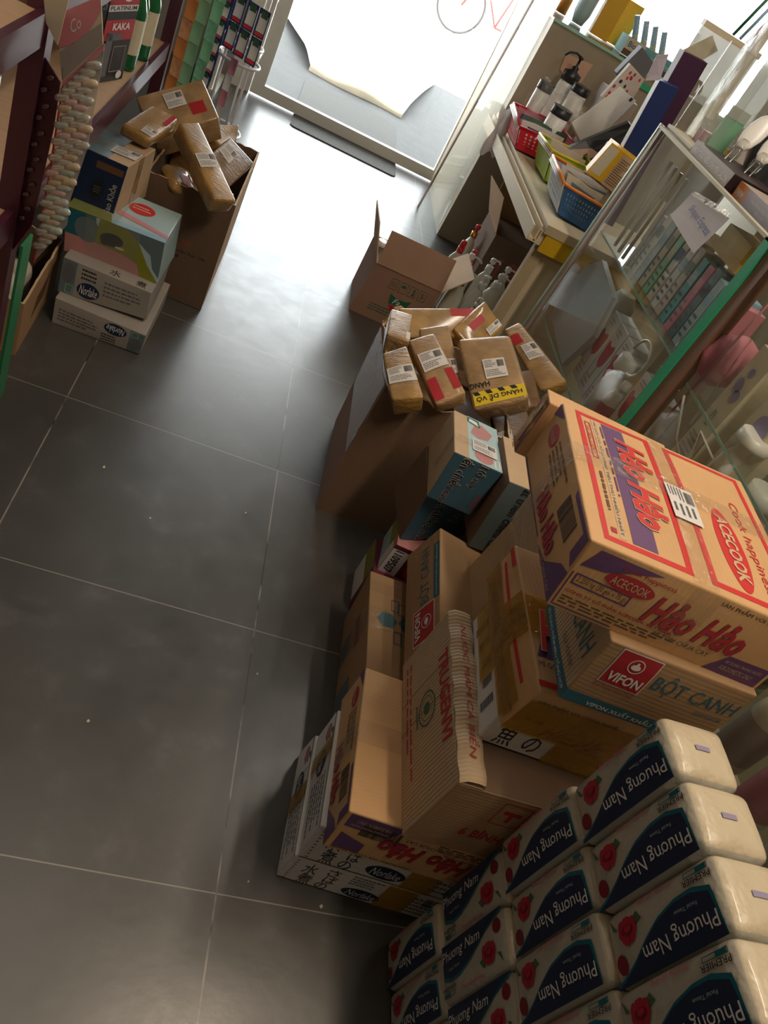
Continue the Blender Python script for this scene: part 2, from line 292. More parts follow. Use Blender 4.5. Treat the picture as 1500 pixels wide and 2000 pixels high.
class Hex:
    """a box with eight free corners; prints follow its faces"""
    def __init__(s, c, bulge=0.0, r=0.003):
        s.c = [V(p) for p in c]; s.b = bulge; s.r = r
        L = lambda i, j: (s.c[i] - s.c[j]).length
        s.W = (L(0, 1) + L(4, 5)) / 2; s.D = (L(0, 2) + L(4, 6)) / 2; s.Hh = (L(0, 4) + L(1, 5)) / 2
    def at(s, u, v, w):
        c = s.c; b = s.b * 16
        du = b * (2 * u - 1) * v * (1 - v) * w * (1 - w) / s.W; dv = b * (2 * v - 1) * u * (1 - u) * w * (1 - w) / s.D; dw = b * (2 * w - 1) * u * (1 - u) * v * (1 - v) / s.Hh
        u += du; v += dv; w += dw
        a0 = (c[0] * (1 - u) + c[1] * u) * (1 - v) + (c[2] * (1 - u) + c[3] * u) * v
        a1 = (c[4] * (1 - u) + c[5] * u) * (1 - v) + (c[6] * (1 - u) + c[7] * u) * v
        return a0 * (1 - w) + a1 * w
    def fp(s, f, a, b, off=0.0):
        """point on face f; a right, b up as seen from outside"""
        o = off
        if f == 'front': return s.at(a, -o / s.D, b)
        if f == 'back': return s.at(1 - a, 1 + o / s.D, b)
        if f == 'left': return s.at(-o / s.W, 1 - a, b)
        if f == 'right': return s.at(1 + o / s.W, a, b)
        if f == 'top': return s.at(a, b, 1 + o / s.Hh)
        return s.at(a, 1 - b, -o / s.Hh)
    def size(s, f): return {'front': (s.W, s.Hh), 'back': (s.W, s.Hh), 'left': (s.D, s.Hh), 'right': (s.D, s.Hh), 'top': (s.W, s.D), 'bottom': (s.W, s.D)}[f]
    def body(s, mb, m, faces=None, sm=False, n=6):
        r = s.r
        def rnd(u, v, w):
            p = [u * s.W, v * s.D, w * s.Hh]; L = (s.W, s.D, s.Hh); q = [min(max(p[i], r), L[i] - r) for i in range(3)]
            d = V([p[i] - q[i] for i in range(3)])
            if d.length > 1e-9: d = d.normalized() * min(r, d.length * 10); p = [q[i] + d[i] for i in range(3)]
            return s.at(p[0] / s.W, p[1] / s.D, p[2] / s.Hh)
        def ax(L): e = r / L; return [0, e * .45, e] + [e + (1 - 2 * e) * i / n for i in range(1, n)] + [1 - e, 1 - e * .45, 1]
        A, B, Cc = ax(s.W), ax(s.D), ax(s.Hh); fm = faces or {}
        mb.grid(lambda a, b: rnd(a, 0, b), A, Cc, fm.get('front', m), sm); mb.grid(lambda a, b: rnd(1 - a, 1, b), A, Cc, fm.get('back', m), sm)
        mb.grid(lambda a, b: rnd(0, 1 - a, b), B, Cc, fm.get('left', m), sm); mb.grid(lambda a, b: rnd(1, a, b), B, Cc, fm.get('right', m), sm)
        mb.grid(lambda a, b: rnd(a, b, 1), A, B, fm.get('top', m), sm); mb.grid(lambda a, b: rnd(a, 1 - b, 0), A, B, fm.get('bottom', m), sm)
    def rect(s, mb, f, a0, b0, a1, b1, m, lay=1):
        k = lambda x0, x1: [x0 + (x1 - x0) * i / max(1, int(abs(x1 - x0) * 6) + 1) for i in range(int(abs(x1 - x0) * 6) + 2)]
        mb.grid(lambda a, b: s.fp(f, a, b, 0.0004 * lay), k(a0, a1), k(b0, b1), m)
    def poly(s, mb, f, pts, m, lay=1):
        tris = tessellate_polygon([[V((a, b, 0)) for a, b in pts]]); P = list(pts); T = [tuple(t) for t in tris]
        if s.b > 0.0015:
            T2 = []
            def split(A, B, C_, d):
                L = max(math.dist(A, B), math.dist(B, C_), math.dist(C_, A))
                if L < 0.13 or d > 5: T2.append((A, B, C_)); return
                if L == math.dist(A, B): M_ = ((A[0] + B[0]) / 2, (A[1] + B[1]) / 2); split(A, M_, C_, d + 1); split(M_, B, C_, d + 1)
                elif L == math.dist(B, C_): M_ = ((C_[0] + B[0]) / 2, (C_[1] + B[1]) / 2); split(A, B, M_, d + 1); split(A, M_, C_, d + 1)
                else: M_ = ((A[0] + C_[0]) / 2, (A[1] + C_[1]) / 2); split(A, B, M_, d + 1); split(M_, B, C_, d + 1)
            for t in T: split(P[t[0]], P[t[1]], P[t[2]], 0)
            for t in T2: mb.face([s.fp(f, a, b, 0.0004 * lay) for a, b in t], m)
        else: mb.mesh([s.fp(f, a, b, 0.0004 * lay) for a, b in P], T, m)
    def ell(s, mb, f, a, b, ra, rb, m, lay=1, rot=0, n=28):
        W_, H_ = s.size(f); pts = []
        for i in range(n):
            t = 2 * pi * i / n; x = ra * cos(t) * W_; y = rb * sin(t) * H_; pts.append((a + (x * cos(rot) - y * sin(rot)) / W_, b + (x * sin(rot) + y * cos(rot)) / H_))
        s.poly(mb, f, pts, m, lay)
    def ring(s, mb, f, a, b, ra, rb, th, m, lay=1, n=28):
        k = 1 - th; P = lambda i, q: s.fp(f, a + ra * q * cos(2 * pi * i / n), b + rb * q * sin(2 * pi * i / n), 0.0004 * lay)
        for i in range(n): mb.face([P(i, 1), P(i + 1, 1), P(i + 1, k), P(i, k)], m)
    def frame(s, mb, f, a0, b0, a1, b1, wd, m, lay=1):
        W_, H_ = s.size(f); wa, wb = wd / W_, wd / H_
        s.rect(mb, f, a0, b0, a1, b0 + wb, m, lay); s.rect(mb, f, a0, b1 - wb, a1, b1, m, lay); s.rect(mb, f, a0, b0, a0 + wa, b1, m, lay); s.rect(mb, f, a1 - wa, b0, a1, b1, m, lay)
    def text(s, mb, f, txt, a0, b0, a1, b1, m, rot=0, lay=2, bold=0.0, shear=0.0):
        vs, fs = text_mesh(txt, bold, shear); pts = []
        for x, y in vs:
            if rot == 0: p, q = x, y
            elif rot == 90: p, q = 1 - y, x
            elif rot == 180: p, q = 1 - x, 1 - y
            else: p, q = y, 1 - x
            pts.append(s.fp(f, a0 + (a1 - a0) * p, b0 + (b1 - b0) * q, 0.0004 * lay))
        mb.mesh(pts, fs, m)
    def barcode(s, mb, f, a0, b0, a1, b1, rot=0, m='black_ink', lay=1, bg=None):
        if bg: s.rect(mb, f, a0 - .01, b0 - .02, a1 + .01, b1 + .02, bg, lay)
        rg = random.Random(5); x = 0.0
        while x < 1:
            w = rg.choice((.012, .02, .032)); 
            if rot == 0: s.poly(mb, f, [(a0 + (a1 - a0) * x, b0), (a0 + (a1 - a0) * min(1, x + w), b0), (a0 + (a1 - a0) * min(1, x + w), b1), (a0 + (a1 - a0) * x, b1)], m, lay + 1)
            else: s.poly(mb, f, [(a0, b0 + (b1 - b0) * x), (a1, b0 + (b1 - b0) * x), (a1, b0 + (b1 - b0) * min(1, x + w)), (a0, b0 + (b1 - b0) * min(1, x + w))], m, lay + 1)
            x += w + rg.choice((.012, .02))
    def lines(s, mb, f, a0, b0, a1, b1, n, m='grey_ink', rot=0, lay=1, seed=1):
        """rows of print too small to read in the photograph"""
        rg = random.Random(seed)
        for i in range(n):
            q = (i + .25) / n; h = .42 / n; x = 0.0; end = rg.uniform(.6, 1)
            while x < end:
                w = rg.uniform(.04, .13); x1 = min(end, x + w)
                if rot == 0: P = [(a0 + (a1 - a0) * x, b0 + (b1 - b0) * q), (a0 + (a1 - a0) * x1, b0 + (b1 - b0) * q), (a0 + (a1 - a0) * x1, b0 + (b1 - b0) * (q + h)), (a0 + (a1 - a0) * x, b0 + (b1 - b0) * (q + h))]
                else: P = [(a0 + (a1 - a0) * q, b1 - (b1 - b0) * x), (a0 + (a1 - a0) * q, b1 - (b1 - b0) * x1), (a0 + (a1 - a0) * (q + h), b1 - (b1 - b0) * x1), (a0 + (a1 - a0) * (q + h), b1 - (b1 - b0) * x)]
                s.poly(mb, f, P, m, lay); x = x1 + .025
    def band(s, mb, f, a0, b0, a1, b1, m, lay=4): s.rect(mb, f, a0, b0, a1, b1, m, lay)
    def base(s): return tuple((s.c[0] + s.c[1] + s.c[2] + s.c[3]) / 4)
def cor(x0, y0, z0, x1, y1, z1, yaw=0.0):
    c = V(((x0 + x1) / 2, (y0 + y1) / 2, 0)); R = Matrix.Rotation(yaw, 3, 'Z')
    return [tuple(R @ (V((x, y, z)) - c) + c) for z in (z0, z1) for y in (y0, y1) for x in (x0, x1)]
H = {
'nor1': [[0.1062,-1.1495,0.0005],[0.4456,-1.1835,0.0],[0.131,-0.8951,0.0018],[0.4709,-0.9301,0.0003],[0.1084,-1.1499,0.0912],[0.4458,-1.1836,0.09],[0.1343,-0.8974,0.0905],[0.4711,-0.9302,0.0903]],
'nor2': [[0.114,-1.1511,0.0923],[0.451,-1.1837,0.0946],[0.1376,-0.9054,0.093],[0.4759,-0.9399,0.0936],[0.1116,-1.1469,0.2023],[0.4509,-1.1832,0.201],[0.1375,-0.905,0.1993],[0.4758,-0.9394,0.2]],
'hao1': [[0.121,-1.1742,0.1898],[0.4977,-1.2072,0.1915],[0.1458,-0.8757,0.1906],[0.5246,-0.9107,0.1909],[0.1175,-1.1715,0.3108],[0.4975,-1.207,0.3109],[0.1463,-0.8768,0.3087],[0.5244,-0.9104,0.3103]],
'tru': [[0.2093,-1.1953,0.3115],[0.5508,-1.2059,0.31],[0.2207,-0.8536,0.3149],[0.5614,-0.8657,0.311],[0.2136,-1.1959,0.4929],[0.552,-1.2065,0.4898],[0.2235,-0.8572,0.4917],[0.5626,-0.8663,0.4908]],
'nor3': [[0.2514,-1.1124,0.4951],[0.5904,-1.1398,0.495],[0.2714,-0.8666,0.4949],[0.6102,-0.8939,0.495],[0.2515,-1.1124,0.565],[0.5904,-1.1398,0.565],[0.2713,-0.8665,0.565],[0.6102,-0.8939,0.565]],
'taped': [[0.2508,-1.1305,0.563],[0.5244,-1.1418,0.562],[0.2671,-0.8224,0.5666],[0.5362,-0.8338,0.5632],[0.2585,-1.1327,0.6621],[0.5249,-1.1422,0.6599],[0.2663,-0.825,0.6609],[0.5367,-0.8342,0.6611]],
'vifon': [[0.2636,-1.159,0.6927],[0.4921,-1.1798,0.6978],[0.2798,-0.9873,0.6882],[0.5087,-1.0081,0.6936],[0.2603,-1.1552,0.8191],[0.4902,-1.1766,0.8242],[0.2766,-0.9835,0.8147],[0.5062,-1.0047,0.8199]],
'topHH': [[0.167,-1.1264,0.816],[0.4929,-1.1641,0.8191],[0.2005,-0.7863,0.8057],[0.5319,-0.8231,0.8127],[0.1576,-1.1212,0.9313],[0.492,-1.1593,0.938],[0.1988,-0.7844,0.9205],[0.5291,-0.818,0.931]],
'graph': [[0.2011,-0.8356,0.0008],[0.5207,-0.8516,0.0031],[0.2242,-0.4881,0.0],[0.5382,-0.502,0.0022],[0.1999,-0.835,0.1865],[0.5195,-0.851,0.1887],[0.2124,-0.4836,0.1856],[0.537,-0.5015,0.1878]],
'botcanh': [[0.2645,-0.7974,0.2326],[0.5003,-0.81,0.19],[0.2823,-0.457,0.2417],[0.52,-0.4707,0.1985],[0.2862,-0.8017,0.354],[0.522,-0.8143,0.3113],[0.3076,-0.4634,0.362],[0.5417,-0.475,0.3199]],
'plain': [[0.3726,-0.8493,0.3275],[0.5723,-0.8593,0.325],[0.3807,-0.5466,0.3299],[0.5873,-0.5596,0.3269],[0.3753,-0.8508,0.5484],[0.575,-0.8608,0.5459],[0.3962,-0.5538,0.5499],[0.59,-0.5612,0.5479]],
'boxA': [[0.2374,-0.4524,0.0001],[0.4367,-0.4704,0.0],[0.2507,-0.3076,-0.0001],[0.4498,-0.3254,-0.0],[0.2375,-0.4525,0.14],[0.4367,-0.4704,0.14],[0.2506,-0.3075,0.14],[0.4498,-0.3254,0.14]],
'boxB': [[0.2515,-0.4234,0.1403],[0.3929,-0.4436,0.14],[0.2714,-0.2998,0.1403],[0.4101,-0.3189,0.1401],[0.2568,-0.4255,0.2397],[0.3931,-0.4437,0.2395],[0.2717,-0.3,0.2397],[0.4103,-0.319,0.2395]],
'blue2': [[0.2656,-0.4046,0.2314],[0.4271,-0.3514,0.2722],[0.2468,-0.231,0.2529],[0.4053,-0.207,0.255],[0.2634,-0.4005,0.3851],[0.4282,-0.371,0.3973],[0.2609,-0.2311,0.4093],[0.4038,-0.2099,0.4003]],
'blue1': [[0.2539,-0.4224,0.401],[0.3686,-0.433,0.3988],[0.2671,-0.2214,0.4096],[0.3891,-0.2389,0.402],[0.2527,-0.417,0.5379],[0.3745,-0.4291,0.5371],[0.2721,-0.2306,0.5309],[0.3895,-0.242,0.5288]],
'blue3': [[0.384,-0.482,0.3504],[0.5091,-0.4839,0.3517],[0.3848,-0.2997,0.35],[0.5147,-0.3038,0.351],[0.3734,-0.4771,0.5551],[0.5076,-0.4831,0.5558],[0.3833,-0.2989,0.554],[0.5132,-0.3029,0.555]],
'bigbox': [[0.1232,-0.1058,-0.0056],[0.5097,-0.1197,0.0064],[0.1626,0.333,0.0158],[0.533,0.3035,-0.0],[0.1373,-0.0848,0.4496],[0.5105,-0.1132,0.4366],[0.1461,0.3212,0.4141],[0.5338,0.3099,0.4301]],
'fabox': [[0.1964,1.1761,0.001],[0.504,1.1733,-0.0],[0.2064,1.4526,0.0022],[0.5035,1.4533,0.0003],[0.2182,1.1692,0.232],[0.5055,1.173,0.2293],[0.2079,1.4524,0.2315],[0.5049,1.453,0.2297]],
'lbig': [[-0.6287,0.7108,0.0],[-0.3504,0.7048,0.0024],[-0.616,1.2731,0.002],[-0.3373,1.2668,0.0043],[-0.6325,0.7054,0.3825],[-0.3536,0.7069,0.3947],[-0.6191,1.2718,0.39],[-0.3384,1.2662,0.3941]],
'lnor1': [[-0.7347,0.3113,-0.0016],[-0.4753,0.3102,0.0022],[-0.73,0.6561,0.0001],[-0.4672,0.6507,0.0001],[-0.7393,0.3158,0.0828],[-0.4731,0.3056,0.0782],[-0.73,0.656,0.0809],[-0.4674,0.6507,0.0809]],
'lnor2': [[-0.7435,0.3522,0.0789],[-0.4878,0.3605,0.0949],[-0.7427,0.6239,0.085],[-0.4876,0.6216,0.0871],[-0.7477,0.3598,0.1925],[-0.4956,0.3551,0.1901],[-0.7436,0.624,0.1906],[-0.4854,0.6205,0.1927]],
'lblue': [[-0.7608,0.4135,0.1796],[-0.492,0.4143,0.1929],[-0.7628,0.6434,0.1803],[-0.4808,0.6327,0.1853],[-0.7786,0.4147,0.3115],[-0.5037,0.4127,0.3241],[-0.7661,0.6433,0.3177],[-0.4951,0.6393,0.3257]],
'lcao': [[-0.7842,0.4743,0.2883],[-0.6641,0.47,0.2963],[-0.7609,0.7055,0.295],[-0.6169,0.694,0.3057],[-0.7801,0.4809,0.4605],[-0.6555,0.4716,0.4646],[-0.7746,0.7019,0.4457],[-0.6229,0.6908,0.4607]],
'p1': [[0.1379,0.1069,0.4193],[0.1977,0.1034,0.4302],[0.1386,0.2181,0.442],[0.2009,0.2139,0.4533],[0.1202,0.0955,0.4884],[0.1849,0.0878,0.4963],[0.1255,0.2046,0.5107],[0.1866,0.2004,0.5212]],
'p2': [[0.1763,-0.1456,0.4022],[0.2391,-0.1336,0.4387],[0.1295,0.0138,0.4302],[0.1924,0.0258,0.4668],[0.1453,-0.1606,0.4535],[0.2168,-0.1525,0.4893],[0.1091,-0.006,0.4806],[0.1599,0.0123,0.5192]],
'p3': [[0.2796,-0.1223,0.4425],[0.3426,-0.1022,0.4864],[0.1873,0.0635,0.4764],[0.2476,0.0852,0.5209],[0.2576,-0.144,0.4756],[0.3184,-0.1174,0.5267],[0.1679,0.0475,0.5179],[0.2235,0.0659,0.556]],
'p4': [[0.3027,0.077,0.3793],[0.378,0.0885,0.4204],[0.2446,0.2439,0.439],[0.3199,0.2554,0.4801],[0.2839,0.0543,0.419],[0.3578,0.0681,0.4621],[0.2263,0.2223,0.4802],[0.3007,0.2347,0.522]],
'p5': [[0.2188,0.2918,0.3566],[0.4545,0.3937,0.4112],[0.177,0.3659,0.3987],[0.4127,0.4678,0.4533],[0.2246,0.2518,0.4276],[0.4481,0.3559,0.4789],[0.1728,0.3274,0.4666],[0.4208,0.4278,0.5254]],
'p6': [[0.4304,0.3146,0.3921],[0.5091,0.4309,0.4586],[0.3448,0.3548,0.423],[0.4234,0.4712,0.4895],[0.4357,0.2787,0.4536],[0.5114,0.3926,0.5156],[0.3477,0.3163,0.48],[0.4295,0.4365,0.5529]],
'p7': [[0.4424,-0.0185,0.4133],[0.5483,-0.015,0.4897],[0.365,0.1739,0.4707],[0.478,0.183,0.5577],[0.3854,-0.0597,0.4542],[0.5055,-0.0481,0.5478],[0.3146,0.147,0.533],[0.4389,0.1413,0.6067]],
'p8': [[0.6632,0.1337,0.4781],[0.6888,0.1446,0.5213],[0.5413,0.3684,0.4868],[0.5753,0.3815,0.5367],[0.593,0.1094,0.5029],[0.6547,0.1163,0.5587],[0.4953,0.3481,0.5285],[0.5277,0.3539,0.5684]],
'p9': [[0.517,0.0754,0.3555],[0.6362,0.0922,0.4391],[0.4752,0.189,0.3934],[0.5962,0.2054,0.4775],[0.4906,0.0479,0.3988],[0.6067,0.0683,0.4856],[0.4472,0.1636,0.4387],[0.5716,0.1798,0.5241]],
'p10': [[0.5437,-0.0674,0.3318],[0.6214,-0.0663,0.3893],[0.5314,0.0504,0.3461],[0.6091,0.0515,0.4037],[0.4999,-0.0812,0.3951],[0.5708,-0.078,0.4519],[0.4834,0.0377,0.4088],[0.5646,0.0391,0.4684]],
'l1': [[-0.6351,0.9292,0.3463],[-0.4665,1.0146,0.4633],[-0.7299,1.0437,0.3995],[-0.5613,1.1291,0.5165],[-0.6593,0.8712,0.4241],[-0.4933,0.9574,0.5409],[-0.7558,0.9865,0.4775],[-0.5855,1.0724,0.596]],
'l2': [[-0.7321,0.6581,0.465],[-0.6436,0.6376,0.4665],[-0.6806,0.821,0.4951],[-0.5943,0.7948,0.4882],[-0.7234,0.6452,0.5051],[-0.6347,0.6223,0.5036],[-0.6789,0.8117,0.5362],[-0.5947,0.7954,0.541]],
'l3': [[-0.4243,0.5814,0.3879],[-0.3692,0.6284,0.3966],[-0.5989,0.7672,0.49],[-0.5439,0.8141,0.4988],[-0.4187,0.5624,0.445],[-0.3549,0.6035,0.4506],[-0.5859,0.7432,0.5444],[-0.5384,0.7955,0.5563]],
'l4': [[-0.505,1.0826,0.3709],[-0.4261,1.1918,0.3819],[-0.5554,1.1155,0.4058],[-0.4765,1.2247,0.4168],[-0.4651,1.0581,0.4268],[-0.4259,1.1742,0.427],[-0.55,1.0972,0.4527],[-0.4341,1.201,0.475]],
'l5': [[-0.5039,0.8985,0.4036],[-0.4088,0.8855,0.3499],[-0.4601,1.0276,0.45],[-0.365,1.0146,0.3962],[-0.4805,0.8807,0.4505],[-0.3915,0.8591,0.3827],[-0.4419,1.003,0.4857],[-0.3438,0.9979,0.4433]],
'l6': [[-0.5551,0.69,0.3508],[-0.4806,0.7566,0.3252],[-0.6136,0.7659,0.3777],[-0.5392,0.8324,0.352],[-0.5418,0.6924,0.393],[-0.4641,0.749,0.3563],[-0.5968,0.7597,0.4106],[-0.5276,0.8359,0.3947]],
'bk_blue': [[0.7045,1.0366,0.7243],[0.8428,1.0248,0.7176],[0.7053,1.2946,0.73],[0.9021,1.2655,0.7301],[0.6699,1.0407,0.826],[0.8485,1.016,0.8227],[0.665,1.3095,0.8426],[0.9436,1.2483,0.8422]],
'bk_green': [[0.7232,1.4176,0.7225],[0.9102,1.4349,0.7295],[0.7163,1.6291,0.7223],[0.8971,1.6471,0.7273],[0.6948,1.4273,0.8344],[0.9062,1.4358,0.8423],[0.6756,1.6419,0.8322],[0.8931,1.648,0.8401]],
'bk_red': [[0.6383,1.7227,0.7225],[0.903,1.7321,0.7304],[0.6216,2.0911,0.7246],[0.8924,2.0988,0.7334],[0.6101,1.724,0.805],[0.9128,1.731,0.8286],[0.6324,2.0857,0.8178],[0.8762,2.1045,0.8274]],
}
PG = {
'sign': [[0.705,0.2918,1.1025],[0.705,0.0554,1.1263],[0.705,0.0823,1.0155],[0.705,0.3098,1.0271]],
'tray': [[0.74,0.4955,1.1545],[0.74,0.4973,1.194],[0.74,0.2065,1.1965],[0.74,0.2127,1.1475]],
'newc': [[0.76,0.1906,1.1459],[0.76,0.1937,1.1916],[0.76,-0.0358,1.1924],[0.76,-0.0511,1.1473]],
'hdr': [[-0.7296,-0.2306,0.949],[-0.6617,-0.2569,1.0144],[-0.6421,-0.2645,0.9484],[-0.6982,-0.2428,0.8526]],
'hdr2': [[-0.753,-0.2323,0.965],[-0.7104,-0.2488,0.9877],[-0.7159,-0.2467,0.9082],[-0.7415,-0.2367,0.9303]],
'strip1': [[-0.6982,-0.2428,0.8526],[-0.6389,-0.2657,0.951],[-0.6357,-0.267,0.8969],[-0.6312,-0.2687,0.7691],[-0.6431,-0.2641,0.6539],[-0.6387,-0.2658,0.6074],[-0.6894,-0.2462,0.4913],[-0.6878,-0.2468,0.6041],[-0.6896,-0.2461,0.7242]],
'strip2': [[-0.7604,-0.1866,0.8731],[-0.7098,-0.2061,0.8381],[-0.7064,-0.2075,0.7541],[-0.7096,-0.2062,0.6597],[-0.7143,-0.2044,0.5457],[-0.7534,-0.1893,0.4463],[-0.7531,-0.1894,0.5443],[-0.7527,-0.1895,0.6548],[-0.7575,-0.1877,0.7731]],
'wpack': [[0.9082,1.75,1.1057],[1.0022,1.75,1.0911],[0.9259,1.75,0.8354],[0.8067,1.75,0.9055]],
'lcart': [[-0.765,0.092,0.0068],[-0.765,0.0247,0.0527],[-0.765,0.5499,-0.0546],[-0.765,0.4482,0.1479],[-0.765,0.0318,0.1847],[-0.765,-0.0684,0.2477]],
}
# ------------------------------------------------------------ the room
m = MB(); m.box((-1.6, -3.2, -0.05), (2.4, 3.42, 0), 'floor_tiles'); structure(m, 'floor')
m = MB(); m.box((-1.6, -3.2, 3.0), (2.4, 3.5, 3.1), 'ceiling_paint'); structure(m, 'ceiling')
m = MB(); m.box((-1.7, -3.2, 0), (-1.6, 3.5, 3.0), 'wall_paint'); structure(m, 'wall_left')
m = MB(); m.box((2.4, -3.2, 0), (2.5, 3.5, 3.0), 'wall_paint'); structure(m, 'wall_right')
m = MB(); m.box((-1.7, -3.3, 0), (2.5, -3.2, 3.0), 'wall_paint'); structure(m, 'wall_back')
m = MB(); m.box((-1.6, 3.42, 0), (-0.64, 3.52, 3.0), 'wall_paint'); m.box((-0.64, 3.42, 2.5), (2.4, 3.52, 3.0), 'wall_paint'); structure(m, 'wall_front')
# aluminium glass door
m = MB(); m.box((-0.505, 3.36, 0.01), (-0.43, 3.40, 2.3), 'white_alu'); m.box((0.70, 3.36, 0.01), (0.76, 3.40, 2.3), 'white_alu'); m.box((-0.43, 3.36, 0.01), (0.70, 3.40, 0.075), 'white_alu'); m.box((-0.43, 3.36, 2.22), (0.70, 3.40, 2.3), 'white_alu')
d = structure(m, 'door_1')
m = MB(); m.box((-0.43, 3.378, 0.075), (0.70, 3.384, 2.22), 'door_glass'); m.build('glass_pane', d)
m = MB(); m.box((-0.64, 3.37, 0), (-0.51, 3.42, 2.5), 'white_alu'); m.box((-0.565, 3.355, 0), (-0.535, 3.372, 2.3), 'white_alu')
m.box((-0.64, 3.40, 2.3), (2.4, 3.44, 2.5), 'white_alu'); m.box((0.78, 3.39, 0), (0.83, 3.43, 2.3), 'white_alu')
structure(m, 'trim_1')
m = MB(); m.box((0.83, 3.40, 0.02), (2.38, 3.406, 2.3), 'door_glass'); m.box((0.83, 3.39, 0), (2.38, 3.42, 0.05), 'white_alu'); structure(m, 'window_1')
# folded shutter leaves standing left of the door
m = MB()
for k in range(4): m.box((-0.70 - .03 * k, 3.0 + .09 * k, 0.02), (-0.685 - .03 * k, 3.34, 2.3), 'white_alu')
m.box((-0.72, 2.98, 0.0), (-0.66, 3.36, 0.03), 'white_alu')
single(m, 'folding_door_panel', 'white folded door panels standing against the left door jamb', 'door panel', (-0.7, 3.2, 0))
# outside
m = MB(); m.box((-3, 3.42, -0.12), (5, 6.35, 0), 'granite'); structure(m, 'trim_3')
m = MB(); m.box((-14, 6.35, -0.2), (20, 26, -0.10), 'street_concrete'); structure(m, 'trim_4')
m = MB()
rp = lambda u, v: V((-0.20 + .74 * u + v * (-.45 + .85 * u), 4.55 + 1.75 * v - .03 * u - .03 * sin(6 * u), .02 + 0.07 * min(1, v * 5 + .2) * (1 - v * .9) + .014 * sin(9 * u + 3) * sin(7 * v + 1)))
m.grid(rp, [i / 24 for i in range(25)], [j / 16 for j in range(17)], 'ramp_cement', True)
m.grid(lambda u, v: V((rp(u, 0).x, rp(u, 0).y, rp(u, 0).z * v)), [i / 24 for i in range(25)], [0, 1], 'ramp_cement', True)
single(m, 'cement_ramp', 'rough cement ramp in bright light outside the glass door', 'ramp', (0.1, 5, 0))
def rug(name, label, a, b, ang, z, m_='mat_grey'):
    m = MB(); c = (V(a) + V(b)) / 2; w = abs(b[0] - a[0]) / 2; h = abs(b[1] - a[1]) / 2; r = 0.035; R = Matrix.Rotation(ang, 3, 'Z'); pts = []
    for cx, cy, t0 in ((w - r, h - r, 0), (-w + r, h - r, 90), (-w + r, -h + r, 180), (w - r, -h + r, 270)):
        for k in range(6): t = radians(t0 + 18 * k); pts.append(V((c.x, c.y, z)) + R @ V((cx + r * cos(t), cy + r * sin(t), 0)))
    m.prism(pts, (0, 0, 1), 0.006, m_); single(m, name, label, 'doormat', (c.x, c.y, z))
rug('doormat', 'grey rounded rubber mat lying across the sill under the glass door', (-0.215, 3.12, 0), (0.47, 4.26, 0), -0.02, 0.0005)
m = MB(); m.box((-3, 3.52, 2.62), (5, 5.3, 2.74), 'ceiling_paint'); structure(m, 'added_shade_canopy')  # canopy slab out of view, added to shade the porch granite
# bicycle far out in the street
b = thing('bicycle', 'bicycle standing in the overexposed street outside', 'bicycle', (1.65, 10.9, -0.1))
for nm, cx in (('front_wheel', 1.55), ('rear_wheel', 2.55)):
    m = MB(); m.tube([(cx + .33 * cos(2 * pi * i / 28), 10.9, .24 + .33 * sin(2 * pi * i / 28)) for i in range(28)], .018, 'rubber', 6, True)
    for k in range(12): m.tube([(cx, 10.9, .24), (cx + .32 * cos(pi * k / 6), 10.9, .24 + .32 * sin(pi * k / 6))], .002, 'steel', 4)
    m.build(nm, b)
m = MB()
for P in ([(1.55, 10.9, .24), (1.72, 10.9, .8)], [(1.74, 10.9, .74), (2.2, 10.9, .74)], [(1.78, 10.9, .6), (2.1, 10.9, .2)], [(2.1, 10.9, .2), (2.2, 10.9, .85)], [(2.1, 10.9, .2), (2.55, 10.9, .24)], [(2.55, 10.9, .24), (2.2, 10.9, .7)]): m.tube(P, .016, 'red_cap', 6)
m.build('frame', b)
m = MB(); m.tube([(1.70, 10.65, .86), (1.72, 10.9, .82), (1.70, 11.15, .86)], .013, 'steel', 6); m.build('handlebar', b)
m = MB(); m.box((2.08, 10.84, .85), (2.34, 10.96, .90), 'rubber'); m.build('saddle', b)
# housings for the tube lights; aisle and case tubes are added fill
for (x, y) in ((0.60, -1.25), (-0.40, -0.45), (1.15, 0.45)):
    t = thing('tube_lamp', 'long fluorescent tube lamp on the ceiling %s' % ('above the stacked cartons' if y < -1 else 'added above the aisle for floor fill' if x < 0 else 'added above the glass case to brighten it'), 'lamp', (x, y, 3.0))
    m = MB(); m.box((x - .04, y - .62, 2.93), (x + .04, y + .62, 3.0), 'white_plastic'); m.build('housing', t)

# ------------------------------------------------------------ cartons
def carton(name, key, mat, label, cat='carton', faces=None, bulge=0.0, r=0.003, prints=None, group=None, tapes=(), extra=None, n=6, sm=False):
    h = Hex(H[key] if isinstance(key, str) else key, bulge, r)
    t = thing(name, label, cat, h.base(), group)
    m = MB(); h.body(m, mat, faces, sm, n)
    if prints: prints(h, m)
    m.build('body', t)
    for tp in tapes:
        for f, a0, b0, a1, b1 in tp[1]: m = MB(); h.band(m, f, a0, b0, a1, b1, tp[0], 5); m.build('tape', t, None)
    if extra: extra(h, t)
    return t, h
def shipping_label(h, t, f, a0, b0, a1, b1, lay=7, seed=1, rot=0):
    m = MB(); h.rect(m, f, a0, b0, a1, b1, 'label_white', lay); w, v = a1 - a0, b1 - b0
    L = lambda x0, y0, x1, y1: (a0 + w * x0, b0 + v * y0, a0 + w * x1, b0 + v * y1)
    h.lines(m, f, *L(.06, .55, .6, .95), 5, 'grey_ink', rot, lay + 1, seed); h.lines(m, f, *L(.06, .1, .9, .45), 4, 'grey_ink', rot, lay + 1, seed + 1)
    h.barcode(m, f, *L(.64, .55, .94, .9), m='black_ink', lay=lay + 1)
    m.build('shipping_label', t, None)

